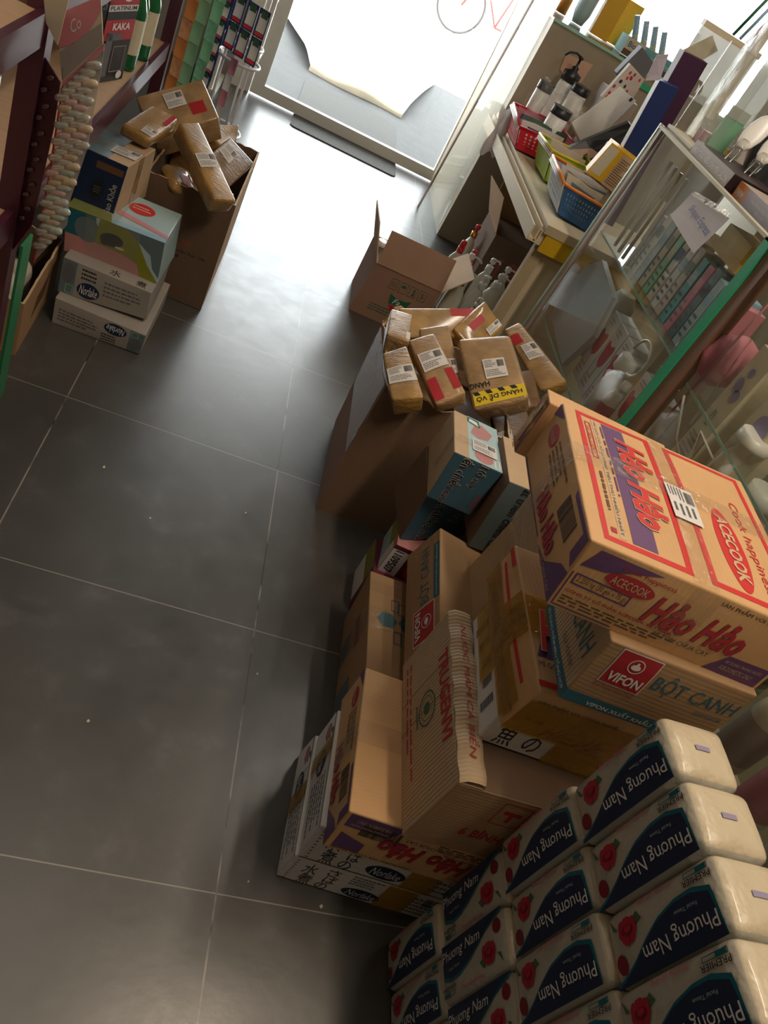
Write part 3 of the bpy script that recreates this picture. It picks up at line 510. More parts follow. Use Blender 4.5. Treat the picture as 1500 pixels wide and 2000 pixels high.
def seam(h, m, f, horizontal, at_, mat='brown_ink', a=(0.0, 1.0)):
    if horizontal: h.rect(m, f, a[0], at_ - .002, a[1], at_ + .002, mat, 1)
    else: h.rect(m, f, at_ - .002, a[0], at_ + .002, a[1], mat, 1)

def norlake(h, m, mirrored=False, front=True, dull=False):
    w = 'grey_ink'
    if front:
        for (tx, a0, b0, a1, b1) in (('水', .09, .42, .17, .88), ('煮', .10, .02, .18, .44), ('さ', .22, .62, .29, .92), ('ば', .23, .30, .30, .62), ('の', .21, .02, .28, .28)): h.text(m, 'front', tx, a0, b0, a1, b1, 'black_ink')
        for k in range(9): h.rect(m, 'front', .03, .06 + .1 * k, .045, .09 + .1 * k, 'grey_ink')
        h.ell(m, 'front', .47, .26, .115, .20, 'navy'); h.text(m, 'front', 'Norlake', .385, .15, .555, .38, 'white_ink', shear=.3, lay=3)
        h.lines(m, 'front', .36, .55, .56, .95, 4, w, seed=3); h.lines(m, 'front', .74, .12, .96, .85, 5, w, seed=4); h.barcode(m, 'front', .80, .55, .97, .9, bg='white_ink')
    h.rect(m, 'front', 0, 0, 1, .025, 'black_ink'); h.rect(m, 'left', 0, .94, 1, .965, 'grey_ink')
    h.rect(m, 'left', .0, .08, .26, .92, 'white_ink'); h.lines(m, 'left', .50, .15, .95, .85, 6, w, seed=6); h.ell(m, 'left', .36, .5, .11, .22, 'navy', 2); h.text(m, 'left', 'Norlake', .28, .38, .44, .62, 'white_ink', shear=.3, lay=3)
    h.rect(m, 'left', .02, .5, .22, .92, 'slate'); h.ell(m, 'left', .12, .68, .07, .14, 'pink_board', 2)
carton('fish_can_carton', 'nor1', 'white_board', 'low white carton with Japanese print lying on the floor, undermost of the near right stack', prints=lambda h, m: norlake(h, m), tapes=[('brown_tape', [('front', .56, 0, .74, 1), ('left', .40, 0, .54, 1)])])
carton('fish_can_carton', 'nor2', 'white_board', 'low white carton with Japanese print stacked on its twin, under the orange noodle carton', prints=lambda h, m: norlake(h, m), tapes=[('brown_tape', [('front', .58, 0, .76, 1), ('left', .22, 0, .36, 1), ('top', .56, 0, .74, 1)])])

def haohao_front(h, m, rot=0):
    R = (lambda a0, b0, a1, b1: (a0, b0, a1, b1)) if rot == 0 else (lambda a0, b0, a1, b1: (1 - a1, 1 - b1, 1 - a0, 1 - b0))
    Pn = lambda pts: pts if rot == 0 else [(1 - a, 1 - b) for a, b in pts]
    h.poly(m, 'front', Pn([(.06, .93), (.33, .93), (.20, .80), (.12, .70), (.02, .66)]), 'purple_print')
    c = (.235, .67) if rot == 0 else (.765, .33)
    h.ell(m, 'front', c[0], c[1], .105, .115, 'red_print', 2)
    h.text(m, 'front', 'ACECOOK', *R(.155, .615, .315, .725), 'carton_edge', rot, 3, .01); h.text(m, 'front', 'Cook happiness', *R(.17, .80, .40, .88), 'red_print', rot, 2)
    a = R(.03, .40, .27, .56); h.frame(m, 'front', *a, .0025, 'purple_print'); h.text(m, 'front', '2.250 kg (30 gói x 75 g)', *R(.045, .43, .255, .53), 'brown_ink', rot)
    h.text(m, 'front', 'CÔNG TY CỔ PHẦN ACECOOK VIỆT NAM', *R(.03, .27, .50, .35), 'red_print', rot, 2, .01); h.lines(m, 'front', *R(.03, .10, .55, .24), 3, 'brown_ink', 0, 2, 9)
    h.rect(m, 'front', *R(.02, .05, .28, .07), 'purple_print'); h.rect(m, 'front', *R(.012, .05, .018, .56), 'purple_print')
    h.text(m, 'front', 'Hảo Hảo', *R(.35, .34, .79, .76), 'red_print', rot, 4, .03, .25); h.text(m, 'front', 'Hảo Hảo', *R(.347, .325, .793, .755), 'purple_print', rot, 3, .035, .25)
    h.text(m, 'front', 'MÌ TÔM CHUA CAY', *R(.44, .20, .70, .29), 'grey_ink', rot); h.text(m, 'front', 'SẢN PHẨM VỚI CÔNG NGHỆ', *R(.58, .88, .97, .97), 'black_ink', rot)
    h.poly(m, 'front', Pn([(.72, .03), (.98, .03), (.98, .34), (.78, .34)]), 'purple_print')
    h.text(m, 'front', 'ÁP DỤNG TRONG NƯỚC', *R(.78, .22, .96, .29), 'carton_edge', rot, 3); h.text(m, 'front', 'FOR DOMESTIC ONLY', *R(.78, .12, .94, .19), 'carton_edge', rot, 3)
def haohao_left(h, m, rot=0):
    h.poly(m, 'left', [(.0, .97), (.0, .78), (.14, .97)], 'purple_print'); h.poly(m, 'left', [(.66, .03), (1, .03), (1, .5), (.93, .44), (.80, .12)], 'purple_print')
    h.poly(m, 'left', [(.99, .96), (.99, .55), (.93, .62), (.93, .90), (.70, .90), (.68, .96)], 'purple_print'); h.rect(m, 'left', .02, .04, .62, .07, 'purple_print')
    h.ell(m, 'left', .16, .72, .075, .13, 'red_print'); h.text(m, 'left', 'Acecook', .10, .66, .22, .78, 'carton_edge', rot, 3)
    h.text(m, 'left', 'Hảo Hảo', .42, .16, .80, .52, 'red_print', rot, 4, .03, .25); h.text(m, 'left', 'Hảo Hảo', .417, .150, .806, .515, 'purple_print', rot, 3, .035, .25)
    h.barcode(m, 'left', .66, .55, .86, .84, m='black_ink'); h.lines(m, 'left', .26, .55, .60, .86, 4, 'brown_ink', 0, 2, 3); h.text(m, 'left', 'MÌ TÔM CHUA CAY', .68, .05, .96, .13, 'carton_edge', rot, 3)
def haohao_top(h, m):
    for a, b, c, d in ((.06, .06, .085, .96), (.42, .06, .45, .96), (.53, .06, .56, .96), (.93, .06, .955, .96), (.06, .04, .45, .07), (.53, .04, .955, .07), (.06, .95, .45, .975), (.53, .95, .955, .975)): h.rect(m, 'top', a, b, c, d, 'red_bright')
    h.rect(m, 'top', .19, .08, .30, .94, 'purple_print')
    h.text(m, 'top', 'Hảo Hảo', .24, .22, .40, .84, 'red_bright', 270, 4, .03, .25); h.text(m, 'top', 'Hảo Hảo', .237, .213, .403, .847, 'carton_edge', 270, 3, .05, .25)
    h.rect(m, 'top', .135, .08, .165, .94, 'carton_edge'); h.text(m, 'top', 'MÌ GÓI CÓ SỐ LƯỢNG TIÊU THỤ NHIỀU NHẤT', .138, .10, .162, .92, 'grey_ink', 270, 3)
    h.lines(m, 'top', .17, .12, .19, .9, 1, 'purple_print', 270, 2, 8); h.frame(m, 'top', .095, .60, .125, .90, .002, 'red_print'); h.text(m, 'top', 'MÌ ĂN LIỀN', .10, .64, .12, .86, 'red_print', 270, 3)
    h.lines(m, 'top', .10, .12, .13, .5, 1, 'brown_ink', 270, 2, 8); h.rect(m, 'top', .10, .10, .125, .13, 'red_print', 2)
    h.ell(m, 'top', .71, .34, .065, .26, 'red_bright', 1); h.text(m, 'top', 'ACECOOK', .68, .13, .745, .55, 'carton_edge', 270, 3, .03); h.text(m, 'top', 'Cook happiness', .80, .12, .86, .72, 'red_bright', 270, 2)
def top_extra(h, t): shipping_label(h, t, 'top', .44, .38, .58, .62, 7, 3, 270)
carton('noodle_carton', 'hao1', 'carton_orange', 'orange instant noodle carton with upside-down lettering, lying on two white fish cartons', faces={'top': 'carton_orange_plain'}, bulge=.003,
       prints=lambda h, m: (haohao_front(h, m, 180), haohao_left(h, m), h.barcode(m, 'front', .10, .55, .28, .85), h.poly(m, 'front', [(.03, .1), (.16, .1), (.16, .35), (.03, .5)], 'purple_print')),
       tapes=[('clear_tape', [('top', 0, .44, 1, .60), ('left', .42, .2, .57, 1)])])
def tru_print(h, m):
    h.text(m, 'left', 'TRUGENVI', .22, .80, .74, .97, 'red_print', 0, 2, .03); h.lines(m, 'left', .08, .10, .85, .26, 2, 'red_print', 0, 1, 4)
    h.ring(m, 'left', .47, .56, .10, .16, .10, 'green_print', 2); h.ring(m, 'left', .47, .56, .07, .11, .06, 'green_print', 2); h.ell(m, 'left', .47, .56, .035, .06, 'green_print', 2); h.lines(m, 'left', .40, .33, .54, .40, 1, 'green_print', 0, 2, 2)
    seam(h, m, 'left', False, .30); seam(h, m, 'left', False, .47, a=(.0, 1.0))
    h.text(m, 'front', '6 BÌNH X 1', .20, .30, .54, .47, 'red_print', 0, 2, .02)
    for a in (.27, .44, .61): h.frame(m, 'front', a, .60, a + .15, .92, .002, 'red_print'); h.poly(m, 'front', [(a + .03, .82), (a + .12, .82), (a + .12, .77), (a + .085, .77), (a + .085, .66), (a + .065, .66), (a + .065, .77), (a + .03, .77)], 'red_print')
def tru_flap(h, t):
    m = MB(); f = lambda a, b, o: h.fp('top', a, b, o)
    prof = [(0, .002), (.03, .011), (.08, .012), (.12, .010), (.125, .001)]
    m.grid(lambda u, v: f(prof[int(u)][0] + (.004 * sin(23 * v) if u > 0 else 0), v, prof[int(u)][1] + .0016 * sin(40 * v)), range(5), [i / 40 for i in range(41)], 'ripple_kraft', True)
    m.grid(lambda u, v: f(.125 * u, v, (.011 * sin(pi * min(1, u * 1.1)) + .001) * 0 + .001), [0, 1], [0, 1], 'ripple_kraft')
    h.text(m, 'top', 'NƯỚC MẮM CÁ BIỂN', .045, .12, .095, .90, 'red_print', 270, 34, .0, .15)
    m.build('flap', t, None)
carton('fish_sauce_carton', 'tru', 'ripple_kraft', 'ribbed tan fish sauce carton with red lettering, beside the orange noodle carton', faces={'top': 'kraft_brown', 'front': 'kraft'}, bulge=.004, prints=tru_print, extra=tru_flap)
carton('fish_can_carton', 'nor3', 'white_board', 'flat white carton with Japanese letters under the tape-bound noodle carton', prints=lambda h, m: (h.text(m, 'front', '魚', .06, .1, .15, .85, 'black_ink'), h.text(m, 'front', 'の', .20, .15, .28, .7, 'black_ink'), h.rect(m, 'front', 0, 0, 1, .04, 'black_ink'), h.lines(m, 'left', .1, .2, .9, .8, 5, 'grey_ink', 90, 1, 2)),
       tapes=[('brown_tape', [('front', .33, 0, 1, 1), ('left', .0, .3, .62, 1), ('top', 0, 0, 1, 1)])])
def taped_print(h, m):
    h.poly(m, 'top', [(.02, .22), (.34, .22), (.34, .44), (.10, .44)], 'purple_print'); h.text(m, 'top', 'Hảo Hảo', .05, .26, .75, .56, 'red_bright', 0, 8, .03, .25); h.text(m, 'top', 'Hảo Hảo', .042, .25, .758, .565, 'carton_edge', 0, 7, .055, .25)
    h.text(m, 'top', 'MÌ GÓI CÓ SỐ LƯỢNG', .02, .15, .44, .21, 'black_ink', 0, 3); h.rect(m, 'top', .0, .04, .5, .075, 'red_bright', 2); h.rect(m, 'left', .0, .84, .14, .95, 'red_bright')
    h.rect(m, 'left', .05, .62, .88, .70, 'red_bright'); h.text(m, 'front', 'SẢN PHẨM VỚI CÔNG NGHỆ', .04, .78, .55, .87, 'black_ink', 0, 2); h.text(m, 'front', 'Hảo Hảo', .22, .08, .62, .42, 'red_print', 0, 2, .03, .25); h.text(m, 'front', 'Sản xuất', .06, .36, .18, .46, 'grey_ink', 0, 2)
carton('noodle_carton', 'taped', 'carton_orange', 'orange noodle carton bound with many turns of brown tape, under the soup powder carton', bulge=.006, prints=taped_print,
       tapes=[('brown_tape', [('left', .0, .0, .95, .52), ('front', 0, 0, 1, .80), ('left', .35, .52, .62, 1), ('top', 0, .36, 1, .62)]), ('brown_tape', [('left', .1, .12, .97, .34), ('left', .42, 0, .58, 1)])])
def vifon_print(h, m):
    h.rect(m, 'front', 0, 0, 1, .17, 'blue_print'); h.text(m, 'front', 'VIFON XUẤT KHẨU', .16, .035, .62, .14, 'white_ink', 0, 3, .02)
    h.rect(m, 'front', .10, .44, .37, .97, 'white_ink', 2); h.rect(m, 'front', .107, .455, .363, .955, 'red_print', 3); h.text(m, 'front', 'VIFON', .125, .51, .345, .65, 'white_ink', 0, 5, .03)
    h.ring(m, 'front', .235, .80, .05, .10, .12, 'white_ink', 4); h.ell(m, 'front', .235, .79, .03, .04, 'white_ink', 5); h.rect(m, 'front', .227, .82, .243, .86, 'white_ink', 5); h.text(m, 'front', 'For Today Since 1963', .10, .35, .36, .41, 'red_print', 0, 3)
    h.text(m, 'front', 'BỘT CANH', .40, .54, .98, .86, 'blue_print', 0, 2, .0); h.text(m, 'front', 'SOUP POWDER', .76, .45, .96, .51, 'blue_print', 0, 2)
    h.rect(m, 'left', 0, 0, 1, .17, 'blue_print'); h.text(m, 'left', 'SỬ DỤNG PHẨM MÀU TỔNG HỢP', .05, .04, .96, .13, 'white_ink', 0, 3, .01); h.text(m, 'left', 'BỘT CANH', .10, .42, .90, .88, 'blue_print', 0, 2); h.text(m, 'left', 'SOUP POWDER', .50, .27, .86, .35, 'grey_ink', 0, 2)
carton('soup_powder_carton', 'vifon', 'kraft', 'tan soup powder carton with red logo, under the topmost orange noodle carton', faces={'left': 'ripple_kraft'}, bulge=.004, prints=vifon_print)
carton('noodle_carton', 'topHH', 'carton_orange', 'orange instant noodle carton with red frames, topmost of the right stack', bulge=.005, prints=lambda h, m: (haohao_front(h, m), haohao_left(h, m), haohao_top(h, m)), extra=top_extra,
       tapes=[('clear_tape', [('top', .44, 0, .55, 1), ('front', .46, .55, .58, 1)]), ('clear_tape', [('top', 0, .52, 1, .66), ('left', .34, 0, .48, 1)])])
# second noodle carton behind the topmost one (only its left edge shows)
carton('noodle_carton', cor(.192, -.778, .795, .42, -.735, .903, -.1), 'carton_orange',
       'flattened orange noodle carton half hidden behind the topmost noodle carton', prints=lambda h, m: haohao_left(h, m), tapes=[('brown_tape', [('left', .3, 0, .7, 1)])])
c_ = cor(.36, -.84, .555, .60, -.60, .765); carton('kraft_carton', c_, 'kraft_light', 'pale carton wedged behind the tape-bound noodle carton, wrapped in film', tapes=[('plastic_wrap', [('left', 0, 0, 1, 1)])])

# middle of the pile
def star_print(h, m):
    hx = lambda a, b, s, mt, lay, ang=0: h.ell(m, 'top', a, b, s, s * .92, mt, lay, ang, 6)
    for a, b in ((.14, .60), (.30, .60)): hx(a, b, .075, 'blue_print', 2)
    for a, b in ((.20, .74), (.25, .72), (.22, .47), (.27, .46)): 
        h.frame(m, 'top', a - .03, b - .05, a + .03, b + .05, .0015, 'blue_print', 3)
    h.lines(m, 'left', .28, .52, .62, .86, 1, 'red_faint', 0, 2, 3); h.rect(m, 'left', .30, .1, .48, .4, 'slate'); h.rect(m, 'left', .70, .05, .90, .5, 'slate')
carton('kraft_carton', 'graph', 'kraft', 'brown carton with blue hexagon prints and clear tape, behind the lower orange noodle carton', prints=star_print, bulge=.004,
       tapes=[('clear_tape', [('top', 0, .50, 1, .68), ('left', .32, 0, .48, 1)]), ('clear_tape', [('top', 0, .82, .25, .92)]), ('clear_tape', [('top', 0, .05, 1, .12)])])
def bot_print(h, m):
    h.text(m, 'left', 'BỘT CANH', .10, .40, .60, .78, 'blue_print', 180, 2, .0); h.rect(m, 'left', .12, .84, .62, .985, 'blue_print'); h.text(m, 'left', 'SỬ DỤNG PHẨM MÀU TỔNG HỢP', .14, .89, .60, .94, 'white_ink', 180, 3)
    h.rect(m, 'left', .62, .28, .90, .86, 'white_ink'); h.rect(m, 'left', .628, .30, .893, .845, 'red_print', 2); h.text(m, 'left', 'VIFON', .65, .34, .87, .50, 'white_ink', 180, 4, .03); h.ring(m, 'left', .76, .66, .05, .13, .12, 'white_ink', 4); h.ell(m, 'left', .76, .66, .03, .05, 'white_ink', 4)
carton('soup_powder_carton', 'botcanh', 'kraft', 'tan soup powder carton lying tilted, blue lettering facing the aisle', prints=bot_print, bulge=.003)
carton('kraft_carton', 'plain', 'kraft_light', 'plain pale brown carton behind the fish sauce carton', bulge=.003)
carton('milk_carton', 'boxA', 'maroon_board', 'flat milk powder carton on the floor beside the large parcel carton, maroon front', prints=lambda h, m: (h.rect(m, 'left', 0, .55, 1, 1, 'olive'), h.rect(m, 'left', 0, 0, 1, .55, 'white_ink'), h.rect(m, 'left', .75, 0, 1, 1, 'maroon_board', 2)))
def b_print(h, m):
    h.rect(m, 'left', 0, .55, .8, 1, 'olive'); h.rect(m, 'left', .0, 0, .8, .55, 'pale_blue'); h.rect(m, 'left', .72, 0, 1, 1, 'white_ink', 2); h.rect(m, 'left', .72, .82, 1, 1, 'pink_board', 3)
    h.rect(m, 'front', 0, 0, .32, .86, 'white_ink'); h.text(m, 'front', '1109507', .06, .08, .22, .84, 'black_ink', 270, 3, .02); h.ell(m, 'front', .62, .35, .22, .35, 'red_print', 2)
carton('milk_carton', 'boxB', 'maroon_board', 'pink and white milk powder carton numbered 1109507, under the lower blue carton', faces={'top': 'pink_board'}, prints=b_print)
def ht_print(h, m, dark=False):
    ink = 'black_ink'; 
    h.text(m, 'front', 'ển chiều cao', .22, .02, .46, .985, 'white_ink', 270, 2, .03); h.text(m, 'front', 'ển chiều cao', .225, .03, .455, .975, ink, 270, 3, .01)
    h.text(m, 'front', 'Hỗ trợ', .54, .48, .77, .98, 'white_ink', 270, 2, .03); h.text(m, 'front', 'Hỗ trợ', .545, .49, .765, .97, ink, 270, 3, .01)
    h.text(m, 'front', '1109507', .80, .10, .86, .42, 'grey_ink', 270, 2); h.lines(m, 'front', .88, .04, .95, .46, 1, 'red_print', 270, 2, 5)
BF = {'front': 'teal_blue', 'right': 'teal_blue'}
def b1x(h, t): shipping_label(h, t, 'top', .38, .22, .90, .48, 8, 5)
carton('height_milk_carton', 'blue2', 'kraft_dull', 'blue-fronted carton with black lettering, lower of the pair beside the parcel carton', faces=BF, prints=ht_print)
carton('height_milk_carton', 'blue1', 'kraft_light', 'blue-fronted carton with a delivery label on top, upper of the pair beside the parcel carton', faces=BF, extra=b1x,
       prints=lambda h, m: (ht_print(h, m), h.rect(m, 'top', .30, 0, 1, 1, 'pale_blue'), h.poly(m, 'top', [(.36, .62), (.52, .55), (.75, .60), (.86, .78), (.62, .92), (.45, .82)], 'pink_board', 2), h.ell(m, 'top', .62, .16, .20, .13, 'pink_board', 2), h.poly(m, 'top', [(.30, .86), (.60, .80), (.56, .98), (.30, .98)], 'green_print', 2), h.poly(m, 'top', [(.33, .88), (.55, .84), (.52, .93), (.35, .95)], 'white_ink', 3), h.frame(m, 'top', .84, .03, .96, .20, .003, 'white_ink', 3)),
       tapes=[('clear_tape', [('top', 0, .28, .4, .44), ('left', .6, .3, .72, 1)])])
carton('height_milk_carton', 'blue3', 'kraft_dull', 'dark slate-fronted carton with black lettering, right of the pair of blue cartons', faces={'front': 'slate', 'top': 'kraft_light'}, extra=lambda h, t: shipping_label(h, t, 'top', .5, .1, .98, .4, 8, 6), prints=lambda h, m: (h.text(m, 'front', 'át triển chiều cao', .30, .02, .54, .99, 'black_ink', 270, 3, .01), h.text(m, 'front', 'Hỗ trợ', .66, .5, .8, .98, 'black_ink', 270, 3)))
carton('kraft_carton', cor(.455, -.46, 0, .62, -.19, .35), 'kraft_dull', 'plain dark carton standing under the slate-fronted carton')
carton('kraft_carton', cor(.44, -.15, 0, .45, -.14, .01), 'kraft_dull', 'x') if False else None

# tall cartons full of parcels
def open_box(name, label, c, mat, inner, prints=None, ragged=.006, th=.006, cat='carton', flaps=None, sides=('front', 'left', 'back', 'right'), smat={}):
    h = Hex(c); t = thing(name, label, cat, h.base()); rg = random.Random(3); m = MB()
    jag = {}
    def top(a, k):
        key = (k, round(a, 3)); 
        if key not in jag: jag[key] = rg.uniform(-ragged, ragged) / h.Hh if 0 < a < 1 else 0
        return 1 + jag[key]
    ta, tb = th / h.W, th / h.D
    P = {'front': (lambda a, w: h.at(a, 0, w), lambda a, w: h.at(ta + a * (1 - 2 * ta), tb, w)), 'back': (lambda a, w: h.at(1 - a, 1, w), lambda a, w: h.at(1 - ta - a * (1 - 2 * ta), 1 - tb, w)),
         'left': (lambda a, w: h.at(0, 1 - a, w), lambda a, w: h.at(ta, 1 - tb - a * (1 - 2 * tb), w)), 'right': (lambda a, w: h.at(1, a, w), lambda a, w: h.at(1 - ta, tb + a * (1 - 2 * tb), w))}
    AS = [i / 16 for i in range(17)]
    for k in sides:
        o_, i_ = P[k]
        m.grid(lambda a, w: o_(a, w * top(a, k)), AS, [0, .25, .5, .75, 1], smat.get(k, mat)); m.grid(lambda a, w: i_(1 - a, w * top(1 - a, k)), AS, [0, .5, 1], inner)
        m.grid(lambda a, w: o_(a, top(a, k)) if w == 0 else i_(a, top(a, k)), AS, [0, 1], 'carton_edge')
    m.grid(lambda a, b: h.at(a, b, .005), [0, 1], [0, 1], inner)
    if prints: prints(h, m)
    m.build('body', t)
    if flaps:
        for pts, fm in flaps:
            m = MB(); nrm = (V(pts[1]) - V(pts[0])).cross(V(pts[2]) - V(pts[0])); m.prism(pts, nrm, .004, fm); m.build('flap', t)
    return t, h
def face_pts(h, f, pts): return [h.fp(f, a, b, 0) for a, b in pts]
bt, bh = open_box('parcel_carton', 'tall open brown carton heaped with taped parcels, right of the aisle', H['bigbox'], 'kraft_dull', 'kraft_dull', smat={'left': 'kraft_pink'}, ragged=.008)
m = MB(); bh.rect(m, 'left', .05, .45, .97, .97, 'clear_tape', 5); bh.rect(m, 'front', 0, .90, .45, .94, 'clear_tape', 5); m.build('tape', bt)
m = MB(); p = bh.at(0, .93, 1); m.prism([bh.at(0, .96, .985), bh.at(.30, .99, .985), p + V((.13, .03, .025)), p + V((.035, .05, .05)), p + V((.012, .02, .05))], (0, 1, .1), .005, 'kraft'); m.build('flap', bt)
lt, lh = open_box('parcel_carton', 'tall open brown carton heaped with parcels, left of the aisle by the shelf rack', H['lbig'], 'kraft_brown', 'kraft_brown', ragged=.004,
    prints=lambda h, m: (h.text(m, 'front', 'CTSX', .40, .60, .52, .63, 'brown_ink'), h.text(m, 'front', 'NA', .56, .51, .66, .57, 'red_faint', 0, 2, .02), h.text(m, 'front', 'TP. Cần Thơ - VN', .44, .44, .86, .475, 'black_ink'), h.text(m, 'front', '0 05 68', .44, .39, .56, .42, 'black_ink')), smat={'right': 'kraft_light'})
def fa_print(h, m):
    for k in range(4): h.frame(m, 'front', .30 + .145 * k, .68, .30 + .145 * k + .11, .88, .0016, 'green_print', 2); (h.text(m, 'front', '115'[:2] if k == 0 else '5', .33 + .145 * k, .73, .38 + .145 * k, .83, 'brown_ink', 0, 2) if k in (0, 3) else h.poly(m, 'front', [(.32 + .145 * k, .78), (.335 + .145 * k, .83), (.375 + .145 * k, .83), (.39 + .145 * k, .78)] if k == 1 else [(.345 + .145 * k, .71), (.365 + .145 * k, .77), (.35 + .145 * k, .84), (.375 + .145 * k, .84), (.39 + .145 * k, .71)], 'green_print', 2))
    h.poly(m, 'front', [(.38, .60), (.50, .55), (.62, .56), (.70, .60), (.66, .42), (.42, .42)], 'green_print', 2); h.poly(m, 'front', [(.43, .40), (.66, .40), (.60, .28), (.50, .28)], 'red_print', 2); h.text(m, 'front', 'Fa', .46, .44, .56, .54, 'white_ink', 0, 3, .0, .3)
    h.lines(m, 'front', .20, .16, .62, .32, 3, 'green_print', 0, 1, 2)
fh = Hex(H['fabox'])
F = lambda u, v, w: fh.at(u, v, w)
ft, _ = open_box('product_carton', 'open pinkish carton with raised flaps holding tubes and pouches, on the floor near the door', H['fabox'], 'kraft_pink', 'kraft_dull', fa_print, ragged=.0005,
    flaps=[([F(0, 0, 1), F(1, 0, 1), F(1, 0, 1) + V((.005, .05, .125)), F(0, 0, 1) + V((.005, .05, .125))], 'kraft_pink'), ([F(0, .98, 1), F(0, 0, 1), F(0, 0, 1) + V((-.05, .05, .135)), F(0, .98, 1) + V((-.05, 0, .135))], 'kraft_light'),
           ([F(1, .0, 1), F(1, .97, 1), F(1, .97, 1) + V((.10, 0, .10)), F(1, 0, 1) + V((.10, .02, .10))], 'kraft_light')])
# ------------------------------------------------------------ parcels
PN = {}
def parcel(key, label, mat='parcel_tape', grp=None, lab=None, red=(), r=.006, bulge=.0035, extra=None, prints=None):
    h = Hex(H[key] if isinstance(key, str) else key, bulge, r); t = thing('parcel', label, 'parcel', h.base(), grp)
    m = MB(); h.body(m, mat, sm=True, n=5)
    for rd in red: h.rect(m, *rd, 'red_print', 2)
    if prints: prints(h, m)
    m.build('body', t)
    if lab: shipping_label(h, t, *lab, 8, hash(str(key)[:3]) % 7 if False else len(label) % 7)
    return t
GR = 'taped parcels heaped in the right carton'; GL = 'taped parcels heaped in the left carton'
parcel('p1', 'small square brown parcel at the left rim of the right carton', grp=GR, mat='parcel_tape_pale', prints=lambda h, m: (h.rect(m, 'top', .02, .62, .22, .9, 'label_white'), h.rect(m, 'top', .8, .05, .98, .3, 'label_white')))
parcel('p2', 'narrow brown parcel with a delivery label, in the front left corner of the right carton', grp=GR, lab=('top', .02, .30, .98, .62))
parcel('p3', 'brown parcel with two red patches and a label across, front of the right carton', grp=GR, lab=('top', .06, .46, .94, .74), red=[('top', .02, .04, .34, .36), ('top', .72, .10, .98, .42)], mat='parcel_tape_pale')
parcel('p4', 'brown parcel half hidden behind the parcel with two red patches', grp=GR, lab=('top', .5, .1, .98, .36), mat='parcel_tape_pale')
parcel('p5', 'long flat brown parcel lying across the back of the right carton', grp=GR, red=[('top', .62, .70, .96, .98)], mat='parcel_tape')
parcel('p6', 'brown parcel with pink patch and narrow label, back right of the heap', grp=GR, lab=('top', .55, .10, .98, .34), red=[('top', .30, .55, .7, .8)])
parcel('p7', 'large brown parcel with yellow and black warning tape, right front of the heap', grp=GR, lab=('top', .36, .36, .76, .64), mat='parcel_tape_pale', r=.012,
       prints=lambda h, m: (h.rect(m, 'top', .06, .04, .98, .22, 'yellow_print', 2), [h.poly(m, 'top', [(.1 + .22 * k, .17), (.2 + .22 * k, .17), (.16 + .22 * k, .22), (.06 + .22 * k, .22)], 'black_ink', 3) for k in range(4)], h.text(m, 'top', 'HÀNG DỄ VỠ', .10, .06, .92, .15, 'black_ink', 180, 4, .02), h.text(m, 'top', 'HÀNG', .04, .25, .40, .34, 'black_ink', 180, 3, .02)))
parcel('p8', 'long brown parcel leaning out over the right rim towards the glass case', grp=GR, lab=('top', .30, .42, .95, .66), red=[('top', .10, .70, .55, .86)], r=.009)
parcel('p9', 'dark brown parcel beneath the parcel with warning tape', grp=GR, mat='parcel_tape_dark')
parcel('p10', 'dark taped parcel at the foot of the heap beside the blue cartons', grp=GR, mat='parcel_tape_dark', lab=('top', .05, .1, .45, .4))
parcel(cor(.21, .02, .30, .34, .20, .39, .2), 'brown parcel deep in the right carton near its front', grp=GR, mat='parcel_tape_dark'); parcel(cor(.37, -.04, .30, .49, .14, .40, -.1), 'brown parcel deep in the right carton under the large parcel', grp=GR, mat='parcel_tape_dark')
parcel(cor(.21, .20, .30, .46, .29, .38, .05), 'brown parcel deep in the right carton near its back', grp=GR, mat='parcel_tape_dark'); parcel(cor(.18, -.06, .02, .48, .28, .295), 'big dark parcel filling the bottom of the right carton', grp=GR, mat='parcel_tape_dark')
parcel('l1', 'large brown parcel with red patch, highest in the left carton', grp=GL, lab=('top', .36, .48, .64, .86), mat='parcel_tape_pale', red=[('top', .66, .22, .88, .5)])
parcel('l2', 'glossy brown parcel with pink end lying on the blue box by the rack', grp=GL, lab=('top', .55, .06, .98, .26), red=[('top', .80, .55, .98, .95)], r=.011)
parcel('l3', 'long glossy brown parcel standing out of the left carton', grp=GL, lab=('top', .02, .40, .94, .58), r=.008)
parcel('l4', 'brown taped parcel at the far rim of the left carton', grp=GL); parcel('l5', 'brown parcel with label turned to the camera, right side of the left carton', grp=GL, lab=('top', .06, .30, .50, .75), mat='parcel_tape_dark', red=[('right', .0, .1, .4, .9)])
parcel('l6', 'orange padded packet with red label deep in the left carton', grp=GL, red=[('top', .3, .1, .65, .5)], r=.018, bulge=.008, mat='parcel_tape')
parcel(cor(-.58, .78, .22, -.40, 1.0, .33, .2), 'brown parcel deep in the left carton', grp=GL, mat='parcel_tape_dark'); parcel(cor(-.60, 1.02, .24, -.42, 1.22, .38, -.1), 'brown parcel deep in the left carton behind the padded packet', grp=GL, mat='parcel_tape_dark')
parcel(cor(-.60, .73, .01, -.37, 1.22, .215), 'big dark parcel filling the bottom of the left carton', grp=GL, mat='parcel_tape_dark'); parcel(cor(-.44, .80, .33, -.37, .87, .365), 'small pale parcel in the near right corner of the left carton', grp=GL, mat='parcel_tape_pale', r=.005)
parcel(cor(-.57, 1.50, 0, -.47, 1.62, .13, .3), 'brown parcel standing on the floor beyond the left carton', grp=GL, mat='parcel_tape')
parcel(cor(-.74, 1.30, 0, -.60, 1.46, .30, .3), 'pale carton with yellow tape behind the left parcel carton', mat='kraft_light', r=.003)

